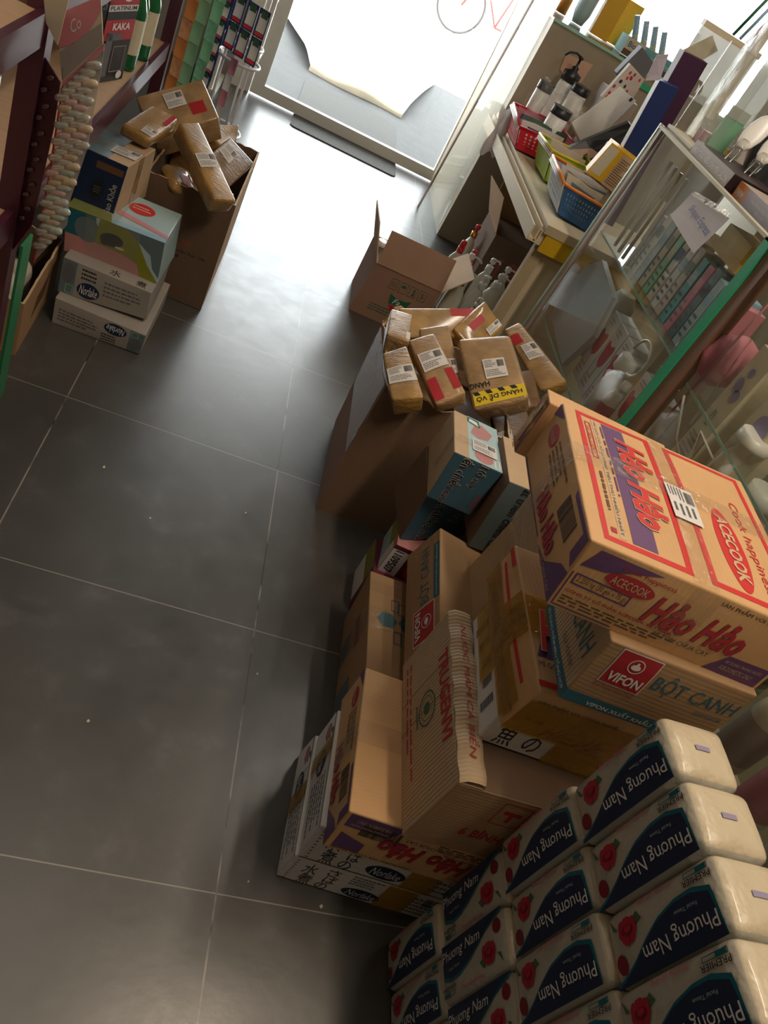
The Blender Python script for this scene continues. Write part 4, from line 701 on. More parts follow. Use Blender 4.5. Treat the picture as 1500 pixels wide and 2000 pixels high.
# ------------------------------------------------------------ left stack
def lnor(h, m, flip=False):
    R = (lambda a0, b0, a1, b1: (a0, b0, a1, b1)) if not flip else (lambda a0, b0, a1, b1: (1 - a1, 1 - b1, 1 - a0, 1 - b0)); rr = 180 if flip else 0
    h.rect(m, 'front', *R(0, .05, .16, .96), 'slate'); x = R(.02, .35, .14, .9); h.ell(m, 'front', (x[0] + x[2]) / 2, (x[1] + x[3]) / 2, .065, .28, 'grey_ink', 2); h.frame(m, 'front', *R(.07, .08, .15, .32), .0015, 'mint', 2)
    c = R(.32, .30, .32, .30); h.ell(m, 'front', c[0], c[1], .125, .23, 'navy', 2); h.text(m, 'front', 'Norlake', *R(.22, .17, .42, .44), 'white_ink', rr, 3, .0, .3)
    h.lines(m, 'front', *R(.22, .58, .46, .92), 3, 'black_ink', 0, 1, 3); h.lines(m, 'front', *R(.48, .30, .94, .80), 4, 'grey_ink', 0, 1, 4)
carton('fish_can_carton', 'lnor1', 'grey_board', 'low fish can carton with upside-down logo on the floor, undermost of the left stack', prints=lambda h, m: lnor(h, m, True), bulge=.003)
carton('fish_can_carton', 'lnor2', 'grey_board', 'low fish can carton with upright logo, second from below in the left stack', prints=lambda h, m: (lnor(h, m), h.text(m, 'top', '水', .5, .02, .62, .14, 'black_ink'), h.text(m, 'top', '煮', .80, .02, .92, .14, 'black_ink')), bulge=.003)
def co_print(h, m):
    h.poly(m, 'front', [(0, 0), (.80, 0), (.76, .28), (.60, .40), (0, .44)], 'pink_board'); h.rect(m, 'front', 0, .44, .30, 1, 'deep_teal'); h.ell(m, 'front', .22, .66, .13, .27, 'slate', 2)
    h.poly(m, 'front', [(.30, .44), (.34, 1), (.60, 1), (.74, .80), (.86, .35), (1, 0), (.80, 0), (.76, .28), (.60, .40)], 'olive', 2); h.ell(m, 'front', .47, .62, .12, .15, 'black_ink', 3, .1); h.ell(m, 'front', .40, .52, .04, .06, 'black_ink', 3); h.ell(m, 'front', .56, .50, .05, .03, 'label_cream', 4); h.poly(m, 'front', [(.86, 1), (1, 1), (1, .12), (.92, .3), (.88, .6), (.74, .80), (.60, 1)], 'slate', 1)
    h.poly(m, 'top', [(0, 0), (.45, 0), (.40, .22), (0, .30)], 'olive', 1); h.poly(m, 'top', [(.18, .40), (1, .12), (1, .20), (.22, .52)], 'pink_soft', 2); h.rect(m, 'top', .45, 0, 1, .12, 'sky_print', 1)
    h.ell(m, 'top', .62, .66, .14, .16, 'red_bright', 3); h.lines(m, 'top', .52, .60, .72, .74, 2, 'label_cream', 0, 5, 2); h.rect(m, 'top', .18, .48, .42, .72, 'label_white', 3); h.barcode(m, 'top', .20, .54, .38, .68, lay=4)
carton('milk_carton', 'lblue', 'pale_blue', 'pale blue and olive milk carton with red badge, under the dark blue box', faces={'left': 'deep_teal'}, prints=co_print, tapes=[('plastic_wrap', [('front', .2, 0, .75, 1), ('top', 0, 0, .5, 1)])])
def cao_print(h, m):
    h.ring(m, 'front', .50, .44, .16, .20, .08, 'black_ink', 2); h.ell(m, 'front', .50, .44, .11, .14, 'black_ink', 2); h.lines(m, 'front', .42, .37, .58, .50, 3, 'grey_ink', 0, 4, 5); h.text(m, 'front', 'Cao Khỏe', .74, .06, .90, .62, 'grey_text', 90, 2, .02); h.rect(m, 'front', .35, .78, .95, .90, 'brown_ink', 2)
    h.rect(m, 'top', 0, 0, .55, 1, 'slate', 1); h.rect(m, 'right', .42, 0, .58, 1, 'parcel_tape_pale', 2)
carton('height_milk_carton', 'lcao', 'kraft_light', 'dark blue-fronted box with round emblem, on top of the left stack', faces={'front': 'navy', 'left': 'navy'}, prints=cao_print, tapes=[('clear_tape', [('top', 0, .3, 1, .6)])], extra=lambda h, t: shipping_label(h, t, 'top', .45, .25, .98, .55, 8, 2))
# open carton with bottles at the foot of the rack
lc, lch = open_box('bottle_carton', 'open brown carton of white bottles on the floor at the foot of the rack', cor(-1.02, .09, .0, -.775, .50, .165, .04), 'kraft', 'kraft_brown', prints=lambda h, m: h.poly(m, 'right', [(.3, .3), (.6, .35), (.7, .7), (.4, .6)], 'brown_ink'), flaps=None)
def bottle(name, label, loc, r, h, mb='cream_plastic', cap='white_plastic', ch=.02, tilt=(0, 0), grp=None, cat='bottle', sq=.3, lab=None, seg=18, neck=.35):
    M = Matrix.Translation(loc) @ Matrix.Rotation(tilt[0], 4, 'X') @ Matrix.Rotation(tilt[1], 4, 'Y')
    t = thing(name, label, cat, loc, grp); m = MB()
    prof = [(r * .93, 0), (r, h * .04), (r, h * .62), (r * .9, h * .74), (r * .6, h * .84), (r * neck, h * .88), (r * neck, h * .92)]
    if lab: prof = [(r * .93, 0), (r, h * .04), (r, h * .12, lab), (r, h * .55), (r, h * .62), (r * .9, h * .74), (r * .6, h * .84), (r * neck, h * .88), (r * neck, h * .92)]
    m.lathe(prof, mb, M, seg, sq); m.build('body', t)
    m = MB(); m.lathe([(r * neck * 1.15, h * .90), (r * neck * 1.2, h * .92), (r * neck * 1.15, h * .92 + ch)], cap, M, 14); m.build('cap', t)
    return t
for i, (x, y) in enumerate(((-.84, .14), (-.86, .24), (-.92, .17), (-.85, .33), (-.94, .30), (-.93, .42))):
    bottle('lotion_bottle', 'white squat bottle %s in the carton at the rack foot' % ('nearest the front corner', 'second along the aisle side', 'behind the front corner', 'third along the aisle side', 'in the middle', 'farthest in')[i], (x, y, .02), .036, .15, cap='black_plastic', grp='white bottles in the floor carton', sq=0)
# things inside the open product carton
for i in range(4): bottle('lotion_bottle', 'white tube top in the open pinkish carton, %s from the left' % ('first', 'second', 'third', 'fourth')[i], (.235 + .045 * i, 1.34 - .005 * i, .03), .021, .23, cap='white_plastic', grp='tubes in the pinkish carton', sq=0, neck=.9)
for i in range(3):
    m = MB(); x = .40 + .035 * i; m.prism([(x, 1.25, .03), (x + .034, 1.25, .03), (x + .034, 1.25, .23), (x + .017, 1.25, .29), (x, 1.25, .23)], (0, 1, 0), .10, 'white_plastic'); single(m, 'pouch', 'white pointed pouch in the open pinkish carton, %s of three' % ('left', 'middle', 'right')[i], 'pouch', (x, 1.3, .03), 'pouches in the pinkish carton')

# ------------------------------------------------------------ tissue packs
def tissue(j, k):
    y1 = -1.224 - .0865 * k + .006 * ((j * 7 + k * 3) % 3 - 1); y0 = y1 - .0845; z0 = .2 * j; z1 = z0 + .196; x0 = .334 + .004 * ((j * 5 + k) % 3 - 1)
    h = Hex(cor(x0, y0, z0, x0 + .098, y1, z1), .005, .013)
    lay = ('bottom', 'second', 'third', 'topmost')[j]; nth = ('nearest the cartons', 'second from the cartons', 'third from the cartons', 'fourth from the cartons', 'fifth from the cartons', 'sixth from the cartons')[k]
    t = thing('tissue_pack', 'white facial tissue pack with red rose print, %s layer, %s' % (lay, nth), 'tissue pack', h.base(), 'facial tissue packs stacked at lower right')
    m = MB(); h.body(m, 'tissue_film', {'top': 'tissue_end', 'bottom': 'tissue_end'}, True, 5)
    flip = (j == 1 and k < 3)
    G = (lambda P: [(1 - a, 1 - b) for a, b in P]) if flip else (lambda P: P)
    X = (lambda a0, b0, a1, b1: (1 - a1, 1 - b1, 1 - a0, 1 - b0)) if flip else (lambda a0, b0, a1, b1: (a0, b0, a1, b1)); rt = 90 if flip else 270
    cv = [(.10 + .0 * t_, 0) for t_ in (0,)]
    curve = [(.52 - .02, 1.0 - .06), (.38, .93), (.30, .80), (.32, .66), (.42, .50), (.58, .36), (.74, .24), (.86, .12), (.93, .02)]
    h.poly(m, 'left', G([(.985, .02), (.985, .955)] + curve), 'wave_teal', 3)
    h.poly(m, 'left', G([(.985, .02), (.985, .95)] + [(a + .055, b - .02) for a, b in curve[:-1]] + [(.975, .02)]), 'navy', 4)
    h.text(m, 'left', 'Phương Nam', *X(.60, .32, .86, .93), 'white_ink', rt, 6, .0, .0); h.text(m, 'left', 'Facial Tissue', *X(.48, .64, .53, .82), 'pale_blue', rt, 6)
    h.text(m, 'left', 'PREMIER', *X(.19, .74, .27, .96), 'black_ink', rt, 4); h.frame(m, 'left', *X(.10, .76, .17, .95), .001, 'wave_teal', 4); h.rect(m, 'left', *X(.11, .86, .165, .94), 'wave_teal', 4)
    h.text(m, 'left', 'Thương về làng', *X(.06, .34, .16, .66), 'pink_script', rt, 4, .01, .2)
    c = G([(.36, .22)])[0]
    for a in range(5): q = 2 * pi * a / 5; h.ell(m, 'left', c[0] + .055 * cos(q), c[1] + .04 * sin(q), .10, .075, 'rose', 4 + .3 * a, q)
    h.ell(m, 'left', c[0], c[1], .07, .055, 'rose_dark', 6); h.ell(m, 'left', c[0] - .01, c[1] + .01, .045, .035, 'rose', 7)
    c = G([(.72, .10)])[0]; h.ell(m, 'left', c[0], c[1], .13, .05, 'rose_dark', 2.5, .4)
    h.poly(m, 'left', G([(.18, .32), (.30, .36), (.34, .30), (.24, .28)]), 'leaf', 3); h.poly(m, 'left', G([(.12, .06), (.30, .12), (.28, .08)]), 'leaf', 3)
    m.build('wrapper', t)
    m = MB(); h.rect(m, 'top', .36, .46, .58, .54, 'lilac', 3); m.build('seal', t)
for j in range(4):
    for k in range(6): tissue(j, k)
# ------------------------------------------------------------ left shelf rack
t = thing('shelf_rack', 'dark maroon metal shelf rack with wooden boards along the left wall', 'shelf', (-0.98, .3, 0))
for y in (-.18, 1.44, -1.3):
    for x in (-.765, -1.25):
        m = MB(); m.box((x - .02, y - .022, 0), (x + .02, y + .022, 2.0), 'rack_maroon'); m.build('post', t)
for y0, y1 in ((-1.3, -.18), (-.18, 1.44)):
    for z in (.10, .555, .935, 1.40):
        if z == .10 and y0 > -1: continue
        if z == 1.40: continue
        m = MB(); m.box((-1.27, y0 + .02, z - .02), (-.765, y1 - .02, z - .002), 'shelf_wood'); bd = m.build('shelf_board', t)
        m = MB(); m.box((-.765, y0 + .022, z - .055), (-.75, y1 - .022, z + .004), 'rack_maroon'); m.box((-.775, y0 + .022, z - .055), (-.765, y1 - .022, z - .045), 'rack_maroon'); m.build('rail', bd)
m = MB(); m.box((-.744, -.140, 0.0), (-.738, -.072, .455), 'green_pane'); single(m, 'glass_panel', 'green glass sheet leaning on the near rack post, standing on the floor', 'glass', (-.747, -.09, 0))
# goods on the rack
def card(name, label, pts, n, th, base, prints, cat='package', grp=None):
    """flat hanging card: pts = bottom-left, bottom-right, top-right, top-left"""
    a, b, c, d = [V(p) for p in pts]; nn = V(n).normalized() * th
    h = Hex([a, b, a + nn, b + nn, d, c, d + nn, c + nn], 0, min(.001, th / 3)); t = thing(name, label, cat, h.base(), grp); m = MB(); h.body(m, base, n=2); prints(h, m); m.build('body', t); return t, h
def comb_card(x, y, z, s, label):
    t, h = card('comb_package', label, [(x, y - .07 * s, z), (x + .05 * s, y + .09 * s, z), (x + .05 * s, y + .09 * s, z + .30 * s), (x, y - .07 * s, z + .30 * s)], (-.95, .3, 0), .004, 'black_plastic',
      lambda h, m: (h.rect(m, 'front', 0, .42, 1, 1, 'red_print'), h.rect(m, 'front', 0, .70, 1, .76, 'label_white', 2), h.rect(m, 'front', 0, .62, 1, .70, 'black_ink', 2), h.text(m, 'front', 'PLATINUM', .05, .71, .95, .752, 'black_ink', 0, 3, .02), h.text(m, 'front', 'KAKA', .25, .52, .85, .59, 'white_ink', 0, 3, .03),
        h.ell(m, 'front', .6, .86, .18, .07, 'label_white', 2), h.ell(m, 'front', .6, .87, .12, .05, 'black_ink', 3), h.rect(m, 'front', .12, .06, .34, .50, 'grey_ink', 3), h.rect(m, 'front', .12, .42, .62, .49, 'grey_ink', 3), h.frame(m, 'front', .42, .10, .86, .36, .002, 'grey_text', 3), h.ell(m, 'front', .8, .06, .1, .04, 'label_white', 4)))
    return t
comb_card(-.83, .76, .556, .92, 'red and black hair tool card leaning on the middle shelf beside the wine bottles')
comb_card(-.86, .80, .556, .84, 'red and black hair tool card just behind its twin on the middle shelf') 
for i, (x, y, g) in enumerate(((-.81, .96, 0), (-.82, 1.04, 0), (-.80, 1.12, 0), (-.90, 1.00, 0))):
    M = Matrix.Translation((x, y, .554)); t = thing('green_glass_bottle', 'green glass bottle with cream label on the middle shelf, %s' % ('nearest the red cards', 'second from the red cards', 'third from the red cards', 'in the rear row')[i], 'bottle', (x, y, .554), 'green bottles on the rack')
    m = MB(); m.lathe([(.034, 0), (.036, .01), (.036, .05, 'label_cream'), (.0365, .15), (.036, .17), (.026, .20), (.014, .235), (.012, .30)], 'green_bottle', M); m.build('body', t); m = MB(); m.lathe([(.0135, .29), (.0135, .325)], 'white_plastic', M, 12); m.build('cap', t)
for i in range(5):
    y = 1.28 + .03 * i; m = MB(); m.prism([(-.80 - .02 * i, y, .56), (-.80 - .02 * i, y + .02, .56), (-.80 - .02 * i, y + .03, .80), (-.80 - .02 * i, y, .80)], (-1, 0, 0), .02, ('black_plastic', 'sky_print', 'dark_card', 'steel', 'black_plastic')[i]); single(m, 'blister_pack', 'dark shiny pack at the far end of the middle shelf, %s from the post' % ('fifth', 'fourth', 'third', 'second', 'first')[i], 'package', (-.8, y, .56), 'dark packs at the shelf end')
bottle('toothpaste_tube', 'white and navy tube with a woman printed on it, left edge of the middle shelf', (-.86, -.10, .556), .026, .19, 'white_plastic', 'white_plastic', .03, lab='navy', neck=.7, cat='tube')
t0 = thing('toothpaste_tube', 'red tube with black cap at the left edge of the middle shelf', 'tube', (-.88, -.20, .556)); m = MB(); m.lathe([(.024, .0), (.026, .02), (.026, .19)], 'magenta', Matrix.Translation((-.88, -.20, .556)), 16); m.build('body', t0); m = MB(); m.lathe([(.024, .19), (.022, .235)], 'black_plastic', Matrix.Translation((-.88, -.20, .556)), 16); m.build('cap', t0)
hx = Hex(cor(-.8335, -.115, .60, -.8325, -.085, .65)); m = MB(); m.box((-.8335, -.118, .645), (-.832, -.083, .675), 'label_white'); hx2 = Hex(cor(-.834, -.12, .645, -.8315, -.08, .675)); hx2.text(m, 'right', 'Darlie', .04, .2, .96, .85, 'black_ink', 0, 3, .03); m.box((-.8335, -.112, .685), (-.832, -.088, .715), 'box_yellow'); m.box((-.8335, -.112, .59), (-.832, -.088, .635), 'skin_tone'); single(m, 'tube_label', 'small printed label wrapped on the white and navy tube', 'label', (-.833, -.1, .60)) if False else None
for i, (y, c) in enumerate(((.0, 'hot_pink'), (-.04, 'black_plastic'), (.05, 'plum'), (.10, 'hot_pink'), (.15, 'grey_ink'))):
    m = MB(); x = -.92 - .02 * i
    m.grid(lambda u, v: V((x + .012 * sin(9 * u + i) * (1 - v), y + .09 * (u - .5), .56 + .26 * v + .015 * sin(7 * u))), [k / 8 for k in range(9)], [k / 6 for k in range(7)], c, True)
    m.grid(lambda u, v: V((x - .02 + .012 * sin(9 * u + i) * (1 - v), y + .09 * (u - .5), .56 + .26 * v + .015 * sin(7 * u))), [k / 8 for k in range(9)], [k / 6 for k in range(7)], 'plastic_wrap', True)
    single(m, 'wrapped_packet', '%s packet in clear wrap on the shelf behind the hanging strips, %s' % (('pink', 'black', 'plum', 'pink', 'grey')[i], ('nearest the tubes', 'behind the white tube', 'beside the post', 'rearmost pink one', 'farthest from the tubes')[i]), 'package', (x, y, .56), 'packets behind the hanging strips')
# hanging blister strips
nS = V((.361, .933, 0))
def strip(key, hdr, label, dark, seed):
    pts = [V(p) for p in PG[key]]; hp = [V(p) for p in PG[hdr]]; t = thing('hanging_blister_strip', label, 'blister pack', tuple(pts[0]))
    m = MB(); m.prism(hp, nS, .0015, 'label_cream' if not dark else 'label_cream')
    if not dark:
        q = lambda a, b: hp[3] * (1 - a) * (1 - b) + hp[2] * a * (1 - b) + hp[0] * (1 - a) * b + hp[1] * a * b - nS * .001
        m.face([q(0, .02), q(1, .02), q(1, .45), q(0, .45)], 'grey_text'); m.face([q(0, .52), q(.3, .42), q(.7, .46), q(1, .7), q(1, 1), q(0, 1)], 'pink_soft'); m.face([q(0, .02), q(.25, .04), q(.18, .22), q(.02, .2)], 'pink_soft')
        vs, fs = text_mesh('Co', .01, 0); m.mesh([q(.30 + .25 * x, .60 + .22 * y) - nS * .0006 for x, y in vs], fs, 'label_white')
    m.build('header_card', t)
    m = MB(); m.prism(pts, nS, .0012, 'blister' if not dark else 'rack_maroon'); m.prism([pts[0], pts[0] + (pts[1] - pts[0]) * .06, pts[6] + V((.003, -.001, 0)), pts[6], pts[7], pts[8]], -nS, .001, 'red_bright' if not dark else 'rack_maroon'); m.prism([pts[0], pts[1], pts[1] - V((0, 0, .012)), pts[0] - V((0, 0, .012))], -nS, .001, 'pink_soft' if not dark else 'rack_maroon'); sheet = m.build('sheet', t)
    # rows of glossy capsules
    rt = V((nS.y, -nS.x, 0)); o = pts[0]; P2 = [((p - o).dot(rt), p.z) for p in pts]
    def inside(x, z):
        c = False; n = len(P2)
        for i in range(n):
            x1, z1 = P2[i]; x2, z2 = P2[i - 1]
            if (z1 > z) != (z2 > z) and x < (x2 - x1) * (z - z1) / (z2 - z1) + x1: c = not c
        return c
    rg = random.Random(seed); z = max(p[1] for p in P2) - .012; row = 0
    while z > min(p[1] for p in P2):
        x = min(p[0] for p in P2) - .0 + (row % 2) * .009
        while x < max(p[0] for p in P2):
            if inside(x, z) and inside(x + .008, z + .002) and inside(x - .006, z - .002):
                c = o + rt * x; c = V((c.x, c.y, z)) - nS * .003; M = Matrix.Translation(c) @ Matrix(((rt.x, nS.x, 0, 0), (rt.y, nS.y, 0, 0), (0, 0, 1, 0), (0, 0, 0, 1))) @ Matrix.Rotation(radians(58), 4, 'Y')
                mt = (rg.choice(('pearl', 'pearl', 'pearl', 'pearl', 'pearl', 'gold_pearl', 'rose_pearl', 'green_pearl'))) if not dark else 'dark_bead'
                m = MB(); pr = [(.0008, -.019), (.0055, -.016), (.0078, -.007), (.0078, .007), (.0055, .015), (.0008, .018)]
                m.lathe([(r * (1 if not dark else .6), hh * (1 if not dark else .45)) for r, hh in pr], mt, M, 9, .35); m.build('capsule', sheet)
            x += .0175 if not dark else .026
        z -= .0155 if not dark else .026; row += 1
varied('mint2', (0.22, 0.48, 0.34), .25, var=.4, scale=60); varied('orange_pale', (0.68, 0.36, 0.18), .25, var=.4, scale=60); varied('gold_pearl', (0.62, 0.50, 0.36), 0.12, var=.2, coat=.6); varied('rose_pearl', (0.66, 0.48, 0.48), 0.12, var=.2, coat=.6); varied('green_pearl', (0.48, 0.56, 0.50), 0.12, var=.2, coat=.6); varied('dark_bead', (0.09, 0.05, 0.055), 0.15, var=.2, coat=.6)
strip('strip1', 'hdr', 'bright strip of pearly capsules under a pink card, hanging in front of the rack', False, 2)
pts = PG['strip2']
strip('strip2', 'hdr2', 'dark maroon strip of small beads hanging beside the bright capsule strip', True, 4)
# sachet strips hanging at the far end of the rack
def sach(x, y, ztop, zbot, w, mats, label, n=7):
    t = thing('sachet_strip', label, 'sachets', (x, y, ztop), 'sachet strips hanging at the far rack end'); hgt = (ztop - zbot) / n; d = V((.93, -.36, 0))
    for i in range(n):
        z = ztop - i * hgt; c = V((x, y, 0)); o1 = .0015 * sin(2.2 * i + x * 30); m = MB()
        f = lambda u, v: c + d * (w * (u - .5)) + V((o1 + .006 * sin(pi * u) * sin(pi * v), .006 * sin(pi * u) * sin(pi * v) - .004, z - hgt * .97 * v))
        g = lambda u, v: c + d * (w * (u - .5)) + V((o1, .004, z - hgt * .97 * v))
        U = [0, .25, .5, .75, 1]; m.grid(f, U, U, mats[i % len(mats)], True); m.grid(g, U, U, mats[i % len(mats)], True)
        if 'sachet_blue' in mats: m.grid(lambda u, v: f(.12 + .76 * u, .18 + .62 * v) + V((0, -.0012, 0)), U, U, 'label_white', True); m.grid(lambda u, v: f(.12 + .76 * u, .82 + .12 * v) + V((0, -.0016, 0)), U, [0, 1], 'red_bright'); m.grid(lambda u, v: f(.2 + .6 * u, .02 + .28 * v) + V((0, -.002, 0)), U, [0, 1], 'leaf')
        m.build('sachet', t)
sach(-.735, 1.62, .82, .33, .045, ['orange_strip', 'orange_pale'], 'orange sachet strip hanging nearest the rack post')
sach(-.700, 1.66, .84, .30, .050, ['mint'], 'mint green sachet strip beside the orange one'); sach(-.655, 1.72, .84, .33, .045, ['mint', 'mint2'], 'darker green sachet strip, second green one')
sach(-.665, 2.02, .72, .22, .075, ['sachet_blue'], 'blue bordered sachet strip hanging left of the wire stand')
for i in range(4): sach(-.665 + .055 * i, 2.12 - .02 * i, .68, .47 - .005 * i, .052, ['sachet_blue'], 'short blue bordered sachet strip over the wire stand, %s from the left' % ('first', 'second', 'third', 'fourth')[i], 2)
# acrylic display stand with rings
t = thing('wire_stand', 'round tiered display stand by the door with clear tray and white rods', 'stand', (-.56, 2.3, 0))
for i, (x, y) in enumerate(((-.50, 2.24), (-.62, 2.24), (-.53, 2.40))):
    m = MB(); m.tube([(x, y, 0), (x, y, .75)], .006, 'white_plastic'); m.build('leg', t)
for z, r in ((.475, .09), (.40, .10), (.08, .11)):
    m = MB(); m.tube([(-.56 + r * cos(2 * pi * i / 24), 2.31 + r * sin(2 * pi * i / 24), z) for i in range(24)], .007, 'white_plastic', 6, True); m.build('ring', t)
m = MB(); m.lathe([(.085, 0), (.095, .09)], 'acrylic', Matrix.Translation((-.56, 2.31, .39)), 24); m.build('tray', t)
sach(-.57, 2.20, .42, .06, .035, ['pink_soft', 'label_white'], 'pink sachet strip hanging under the wire stand', 5)

# ------------------------------------------------------------ right side: high cabinet, low table, glass case
t = thing('cabinet', 'tall beige wooden cabinet by the shop window, far right', 'cabinet', (1.2, 2.8, 0))
m = MB(); m.hexa([(.70, 2.50, 0), (1.95, 2.50, 0), (.70, 3.30, 0), (1.95, 3.30, 0), (.69, 2.38, 1.15), (1.95, 2.38, 1.15), (.69, 3.30, 1.15), (1.95, 3.30, 1.15)], 'panel_beige'); m.build('body', t)
m = MB(); m.box((.685, 2.37, 1.15), (1.95, 3.31, 1.158), 'glass'); m.box((.683, 2.366, 1.148), (1.95, 2.371, 1.160), 'aqua_edge'); m.build('glass_top', t)
m = MB(); m.prism([(.82, 2.385, 1.06), (.96, 2.383, 1.075), (.955, 2.388, .985), (.90, 2.392, .965), (.83, 2.392, .99)], (0, -1, 0), .001, 'skin_tone'); m.build('paper_note', t, None)
t = thing('glass_partition', 'clear glass pane with green edge between the door and the beige cabinet', 'glass pane', (.65, 2.68, 0))
m = MB(); m.prism([(.592, 2.785, 0.001), (.69, 2.52, 0.001), (.68, 2.45, 1.35), (.640, 2.72, 1.35)], (.93, .35, 0), .006, 'glass'); m.build('pane', t)
m = MB(); m.prism([(.590, 2.790, 0.001), (.5935, 2.778, 0.001), (.6415, 2.712, 1.35), (.638, 2.724, 1.35)], (.93, .35, 0), .008, 'frame_wood'); m.build('edge_strip', t)
# low table
TB = .716
t = thing('table', 'low cream wooden table between the cabinet and the glass case, baskets on top', 'table', (.95, 1.6, 0))
m = MB(); m.box((.645, .90, TB - .03), (1.9, 2.33, TB), 'cream_paint'); m.build('top', t)
m = MB(); m.box((.605, .90, TB - .075), (.645, 2.30, TB - .065), 'cream_paint'); m.box((.600, .90, TB - .075), (.606, 2.30, TB - .02), 'cream_paint'); m.box((.625, .90, TB - .07), (.632, 2.30, TB - .012), 'cream_paint'); m.box((.64, .91, TB - .08), (.66, 2.30, TB - .03), 'cream_paint'); m.build('front_channel', t)
m = MB(); m.box((.645, .893, TB - .031), (1.9, .90, TB), 'cream_dark'); m.box((.66, .896, TB - .095), (1.9, .905, TB - .032), 'mustard'); m.build('end_trim', t)
m = MB(); m.box((.655, .93, 0), (.70, .955, TB - .03), 'cream_dark'); m.box((.70, .945, 0), (1.9, .96, TB - .1), 'cream_paint'); m.box((.70, .93, .60), (1.9, .95, .62), 'cream_dark'); m.build('side_panel', t)
# cartons and bottles under the table
uc = cor(.80, 1.86, 0, 1.25, 2.16, .33, .0); carton('kraft_carton', uc, 'kraft_brown', 'open brown carton with a red number under the low table', prints=lambda h, m: h.text(m, 'front', '12', .18, .42, .45, .72, 'red_faint', 0, 2, .02),
    extra=lambda h, t: [(lambda mm: (mm.prism(p_, n_, .004, 'kraft'), mm.build('flap', t)))(MB()) for p_, n_ in (([(.80, 1.86, .33), (.80, 2.16, .33), (.74, 2.22, .47), (.76, 1.9, .48)], (-1, 0, 0)), ([(.80, 2.16, .33), (1.2, 2.16, .33), (1.15, 2.25, .50), (.82, 2.26, .48)], (0, 1, 0)))])
m = MB(); m.box((.72, .5, 0), (.722, .502, .001), 'kraft')
def pump(label, x, y, z, rot, collar='gold', s=1.0, cap='white_plastic', tilt=(0, 0), head=True, grp='pump bottles under the table'):
    s *= 1.14; M = Matrix.Translation((x, y, z)) @ Matrix.Rotation(rot, 4, 'Z') @ Matrix.Scale(s, 4)
    t = thing('pump_bottle', label, 'bottle', (x, y, z), grp)
    m = MB(); m.lathe([(.036, 0), (.040, .008), (.040, .09), (.036, .14), (.032, .165), (.020, .185), (.013, .195), (.013, .20)], 'cream_plastic', M, 20, .25); m.build('body', t)
    m = MB(); m.lathe([(.0155, .195), (.0155, .222)], collar, M, 16); m.build('collar', t)
    if head:
        m = MB(); m.lathe([(.005, .222), (.005, .235), (.012, .236), (.013, .25), (.009, .256)], cap, M, 12); m.tube([M @ V(p) for p in ((0, 0, .247), (.02, 0, .25), (.038, 0, .247), (.045, 0, .238))], .004 * s, cap); m.build('pump_head', t)
    else:
        m = MB(); m.lathe([(.0135, .222), (.0135, .245), (.009, .252)], cap, M, 12); m.build('cap', t)
for i, (x, y, r_, c, hd, cp, s) in enumerate(((.615, 1.36, .3, 'gold', 1, 'white_plastic', 1.0), (.66, 1.56, -.2, 'gold', 1, 'white_plastic', 1.02), (.80, 1.27, .1, 'gold', 1, 'white_plastic', .98), (.66, 1.78, .2, 'red_cap', 0, 'red_cap', .92), (.71, 1.72, .2, 'red_cap', 0, 'red_cap', .92), (.76, 2.05, 1.2, 'gold', 1, 'red_cap', .95),
                 (.79, 1.66, .5, 'white_plastic', 1, 'white_plastic', .98), (.86, 1.62, .0, 'white_plastic', 1, 'white_plastic', 1.0), (.73, 1.44, .9, 'white_plastic', 1, 'white_plastic', .95), (.80, 1.48, -.3, 'white_plastic', 1, 'white_plastic', 1.02), (.90, 1.50, -.3, 'white_plastic', 1, 'white_plastic', .98), (.71, 1.30, .2, 'white_plastic', 0, 'white_plastic', .80), (.80, 1.02, .1, 'white_plastic', 1, 'white_plastic', 1.0))):
    dsc = {'gold': 'gold collar', 'red_cap': 'red cap', 'white_plastic': 'white collar'}[c]
    pump('cream bottle with %s under the table, %s' % (dsc, ('nearest the pinkish carton', 'second from the pinkish carton', 'in front near the table leg', 'left of the two red caps', 'right of the two red caps', 'rearmost near the cabinet', 'left in the white group', 'right in the white group', 'front of the white group', 'middle of the white group', 'half behind the table leg', 'short one in front', 'seen past the table side panel')[i]), x, y, 0, r_, c, s, cp, head=bool(hd))
